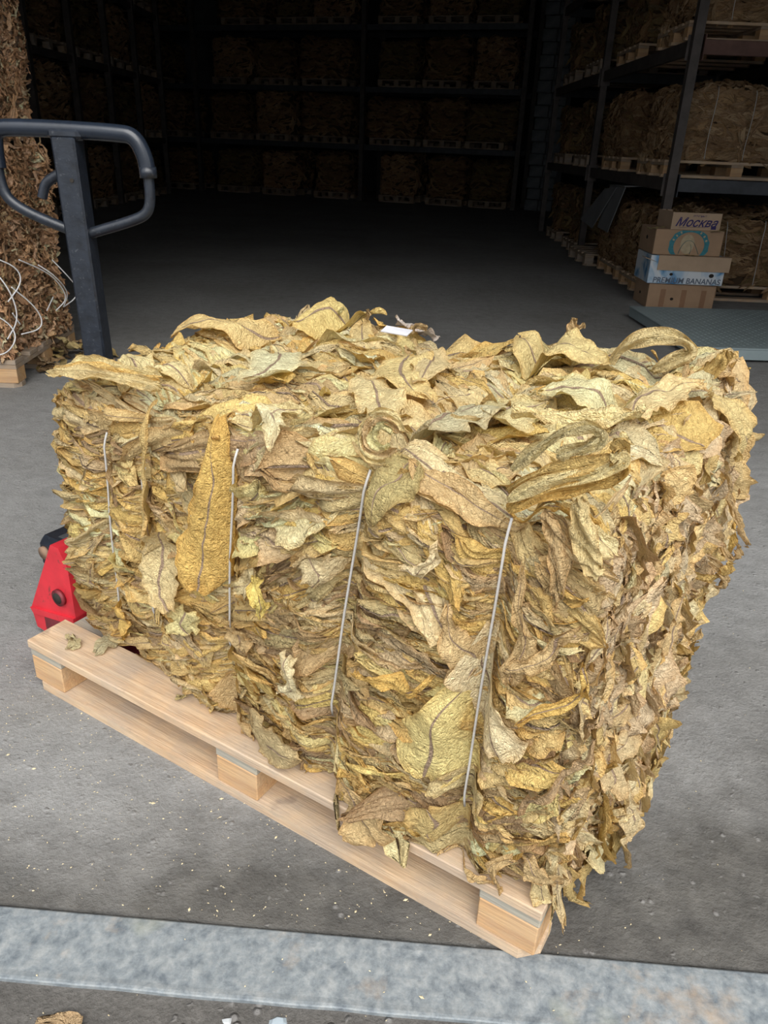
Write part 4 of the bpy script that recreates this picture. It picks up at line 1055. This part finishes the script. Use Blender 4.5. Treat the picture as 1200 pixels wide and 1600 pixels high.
single_leaf('leaf_scrap', (2.30, 6.385, .42), .09, .03, (.55, .44, .22), M_LEAF, 'small yellow leaf bit on the brown flap of the banana box', 'leaf', 1.2, 4)
single_leaf('leaf_scrap', (2.47, 6.385, .60), .09, .03, (.50, .42, .24), M_LEAF, 'small tan leaf bit hanging at the right edge of the emblem box', 'leaf', 1.4, 5)

# ------------------------------------------------------------------ floor scale
sc = empty('floor_scale', (1.835, 4.655, 0), math.radians(3.2), 'grey-blue steel platform scale on the floor in front of the box stack', 'scale')
q = MB(); q.box(0, 1.5, 0, 1.29, .078, .09, ch=.003); tp = q.build('top_plate', M_SCALE, sc)
q = MB()
for i in range(36):
    for j in range(31):
        cx, cy = .03 + i * .0415, .03 + j * .041; a = PI / 4 if (i + j) % 2 else -PI / 4
        ca, sa = math.cos(a), math.sin(a); L, w = .013, .004
        q.add([(cx - L * ca, cy - L * sa, .0898), (cx + w * sa, cy - w * ca, .0898), (cx + L * ca, cy + L * sa, .0898), (cx - w * sa, cy + w * ca, .0898), (cx, cy, .0922)], [(0, 1, 4), (1, 2, 4), (2, 3, 4), (3, 0, 4)])
o = q.build('tread_pattern', M_SCALE, tp); o['kind'] = 'stuff'
q = MB(); q.box(.006, 1.494, .004, .03, .018, .078); q.box(.006, 1.494, 1.26, 1.286, .018, .078); q.box(.006, .03, .03, 1.26, .018, .078); q.box(1.47, 1.494, .03, 1.26, .018, .078); q.build('frame', M_SCALE, sc)
q = MB(); q.box(0, .13, -.002, .004, .012, .076); q.build('end_plate', M_SCALE, sc)
for x in (.08, 1.42):
    for y in (.08, 1.2):
        q = MB(); q.tube([(x, y, 0), (x, y, .03)], .035, 14); q.build('foot', M_RUBBER, sc)

# grey sheets drooping over the bale on the floor
sh = empty('folded_sheet', (2.1, 8.0, 0), 0, 'stiff grey folded sheets drooping over the floor bale, left of the corner post', 'sheet')
def quad_slab(nm, pts, t=.008):
    pts = [Vector(p) - Vector((2.1, 8.0, 0)) for p in pts]; n = (pts[1] - pts[0]).cross(pts[3] - pts[0]).normalized() * t
    q = MB(); q.add(pts + [p + n for p in pts], [(0, 1, 2, 3), (7, 6, 5, 4), (0, 4, 5, 1), (1, 5, 6, 2), (2, 6, 7, 3), (3, 7, 4, 0)]); q.build(nm, M_SHEET, sh)
quad_slab('panel', [(2.02, 8.35, .44), (2.02, 7.93, .43), (2.07, 7.72, .845), (2.07, 8.30, .83)])
quad_slab('panel', [(1.98, 9.0, .46), (1.98, 8.42, .42), (2.06, 8.0, .83), (2.06, 8.45, .80)])
quad_slab('panel', [(2.06, 8.32, .835), (2.06, 7.72, .85), (2.7, 7.72, .872), (2.7, 8.35, .865)])

# ------------------------------------------------------------------ pillar of grey blocks at the right end of the back wall
pl = empty('block_pillar', (2.62, 16.75, 0), BA, 'dark pillar of rough grey blocks right of the back rack', 'pillar')
q = MB(); q.box(-.02, .54, .03, .47, 0, 5.1); q.build('pillar_core', M_WALL, pl)
q = MB(); q.box(-.135, .135, -.05, .05, -.10, .10, ch=.012); o = q.build('block', M_BRICK); bme = o.data; bpy.data.objects.remove(o)
for r in range(24):
    for c_ in range(2): link('block', bme, pl, (.02 + .28 * c_ + (.03 if r % 2 else 0), .0 + rb.uniform(-.01, .01), .11 + .21 * r), (0, 0, rb.uniform(-.02, .02)))

# ------------------------------------------------------------------ litter
scrap_pile('leaf_litter', (-1.71, 4.02, .002), 60, .22, .14, PAL_TAN + PAL_GOLD[:4], M_BROWNLEAF, 'heap of loose tan leaf at the foot of the left stack by the jack column', 'leaves', Lr=(.06, .16), Wr=(.03, .07))
single_leaf('leaf_scrap', (-.429, .648, -.010), .062, .05, (.44, .31, .18), M_BROWNLEAF, 'brown dead leaf lying on the asphalt at the bottom left', 'leaf', .8, 12, 'flat')
q = MB(); rg2 = random.Random(8)
def stone(q, x, y, z, r, rnd):
    pts = []; 
    for a in range(7):
        t = 2 * PI * a / 7; rr = r * rnd.uniform(.7, 1.2); pts.append((x + rr * math.cos(t), y + rr * math.sin(t) * .7, z))
    top = [(x + (p[0] - x) * .6, y + (p[1] - y) * .6, z + r * .35) for p in pts]
    q.add(pts + top, [tuple(range(7, 14))] + [(i, (i + 1) % 7, (i + 1) % 7 + 7, i + 7) for i in range(7)])
stone(q, 0, 0, 0, .008, rg2); tag(q.build('stone_chip', M_STONECHIP, loc=(-.199, .668, -.012)), 'small white stone chip on the asphalt, right of the brown leaf', 'stone')
q = MB(); stone(q, 0, 0, 0, .016, rg2); tag(q.build('stone_chip', plain('blue_chip', (.34, .40, .44))  , loc=(-.125, .668, -.012)), 'flat pale blue chip on the asphalt below the steel rail', 'stone')
q = MB()
for i in range(1500):
    if i < 900: s_, t_ = rg2.uniform(-.15, 1.35), rg2.gauss(-.10, .16); p = PO + R_ @ Vector((s_, t_, 0))
    else: p = Vector((rg2.uniform(-1.5, 1.4), rg2.uniform(.6, 3.0), 0))
    if abs(p.y - (rail_y(p.x) - .056)) < .062 and rg2.random() < .8: continue
    z = .0005 if p.y > rail_y(p.x) else (-.0025 if p.y > rail_y(p.x) - .115 else -.0115)
    L = rg2.uniform(.0006, .0024) * (1 if i % 25 else 2.2); a = rg2.uniform(0, PI); w = L * rg2.uniform(.25, .7); ca, sa = math.cos(a), math.sin(a)
    # keep chips off the pallet footprint
    q.add([(p.x - L * ca, p.y - L * sa, z), (p.x + w * sa, p.y - w * ca, z), (p.x + L * ca, p.y + L * sa, z), (p.x - w * sa, p.y + w * ca, z + .0006), (p.x, p.y, z + .0014)], [(0, 1, 4), (1, 2, 4), (2, 3, 4), (3, 0, 4)])
o = q.build('leaf_crumbs', M_CHIP); tag(o, 'tiny pale leaf crumbs strewn on the ground around the front pallet', 'crumbs', kind='stuff')
q = MB()
for i in range(160):
    p = Vector((rg2.uniform(-.9, 1.0), rg2.uniform(.35, .70) - .04, -.012)); stone(q, p.x, p.y, p.z, rg2.uniform(.0012, .0045), rg2)
o = q.build('gravel', M_STONECHIP); tag(o, 'fine gravel on the dark asphalt below the steel rail', 'gravel', kind='stuff')
# flat bits on the pallet deck
for i, (x, y, L, W, col, lab) in enumerate([(.10, .045, .05, .035, (.62, .54, .32), 'crumpled pale leaf bit on the left end of the front pallet'), (.42, .05, .018, .012, (.66, .56, .28), 'tiny yellow leaf bit halfway along the front board of the pallet'),
        (.165, .085, .075, .05, (.56, .50, .32), 'torn leaf piece beside the bale foot on the left end of the front pallet')]):
    p = PO + R_ @ Vector((x, y, .127)); single_leaf('leaf_scrap', tuple(p), L, W, col, M_LEAF, lab, 'leaf', i * 1.3, 40 + i)
# thin loose white strand at the foot of the bale's right end
q = MB(); q.tube(sm([(1.240, 0.519, 0.047), (1.240, 0.480, 0.125), (1.240, 0.497, 0.141), (1.240, 0.579, 0.115)], 2), .0012, 5); q.tube(sm([(1.240, 0.480, 0.125), (1.240, 0.564, 0.088), (1.240, 0.769, -0.044)], 2), .0010, 5)
q.build('loose_string', M_WHITETWINE, bale0, True)
# pale paper tag
q = MB(); q.box(-.03, .03, -.012, .012, -.001, .001, M=Matrix.Rotation(.3, 4, 'X')); q.build('paper_tag', plain('tag_paper', (.55, .55, .58)), bale0, loc=(.60, .52, .80))
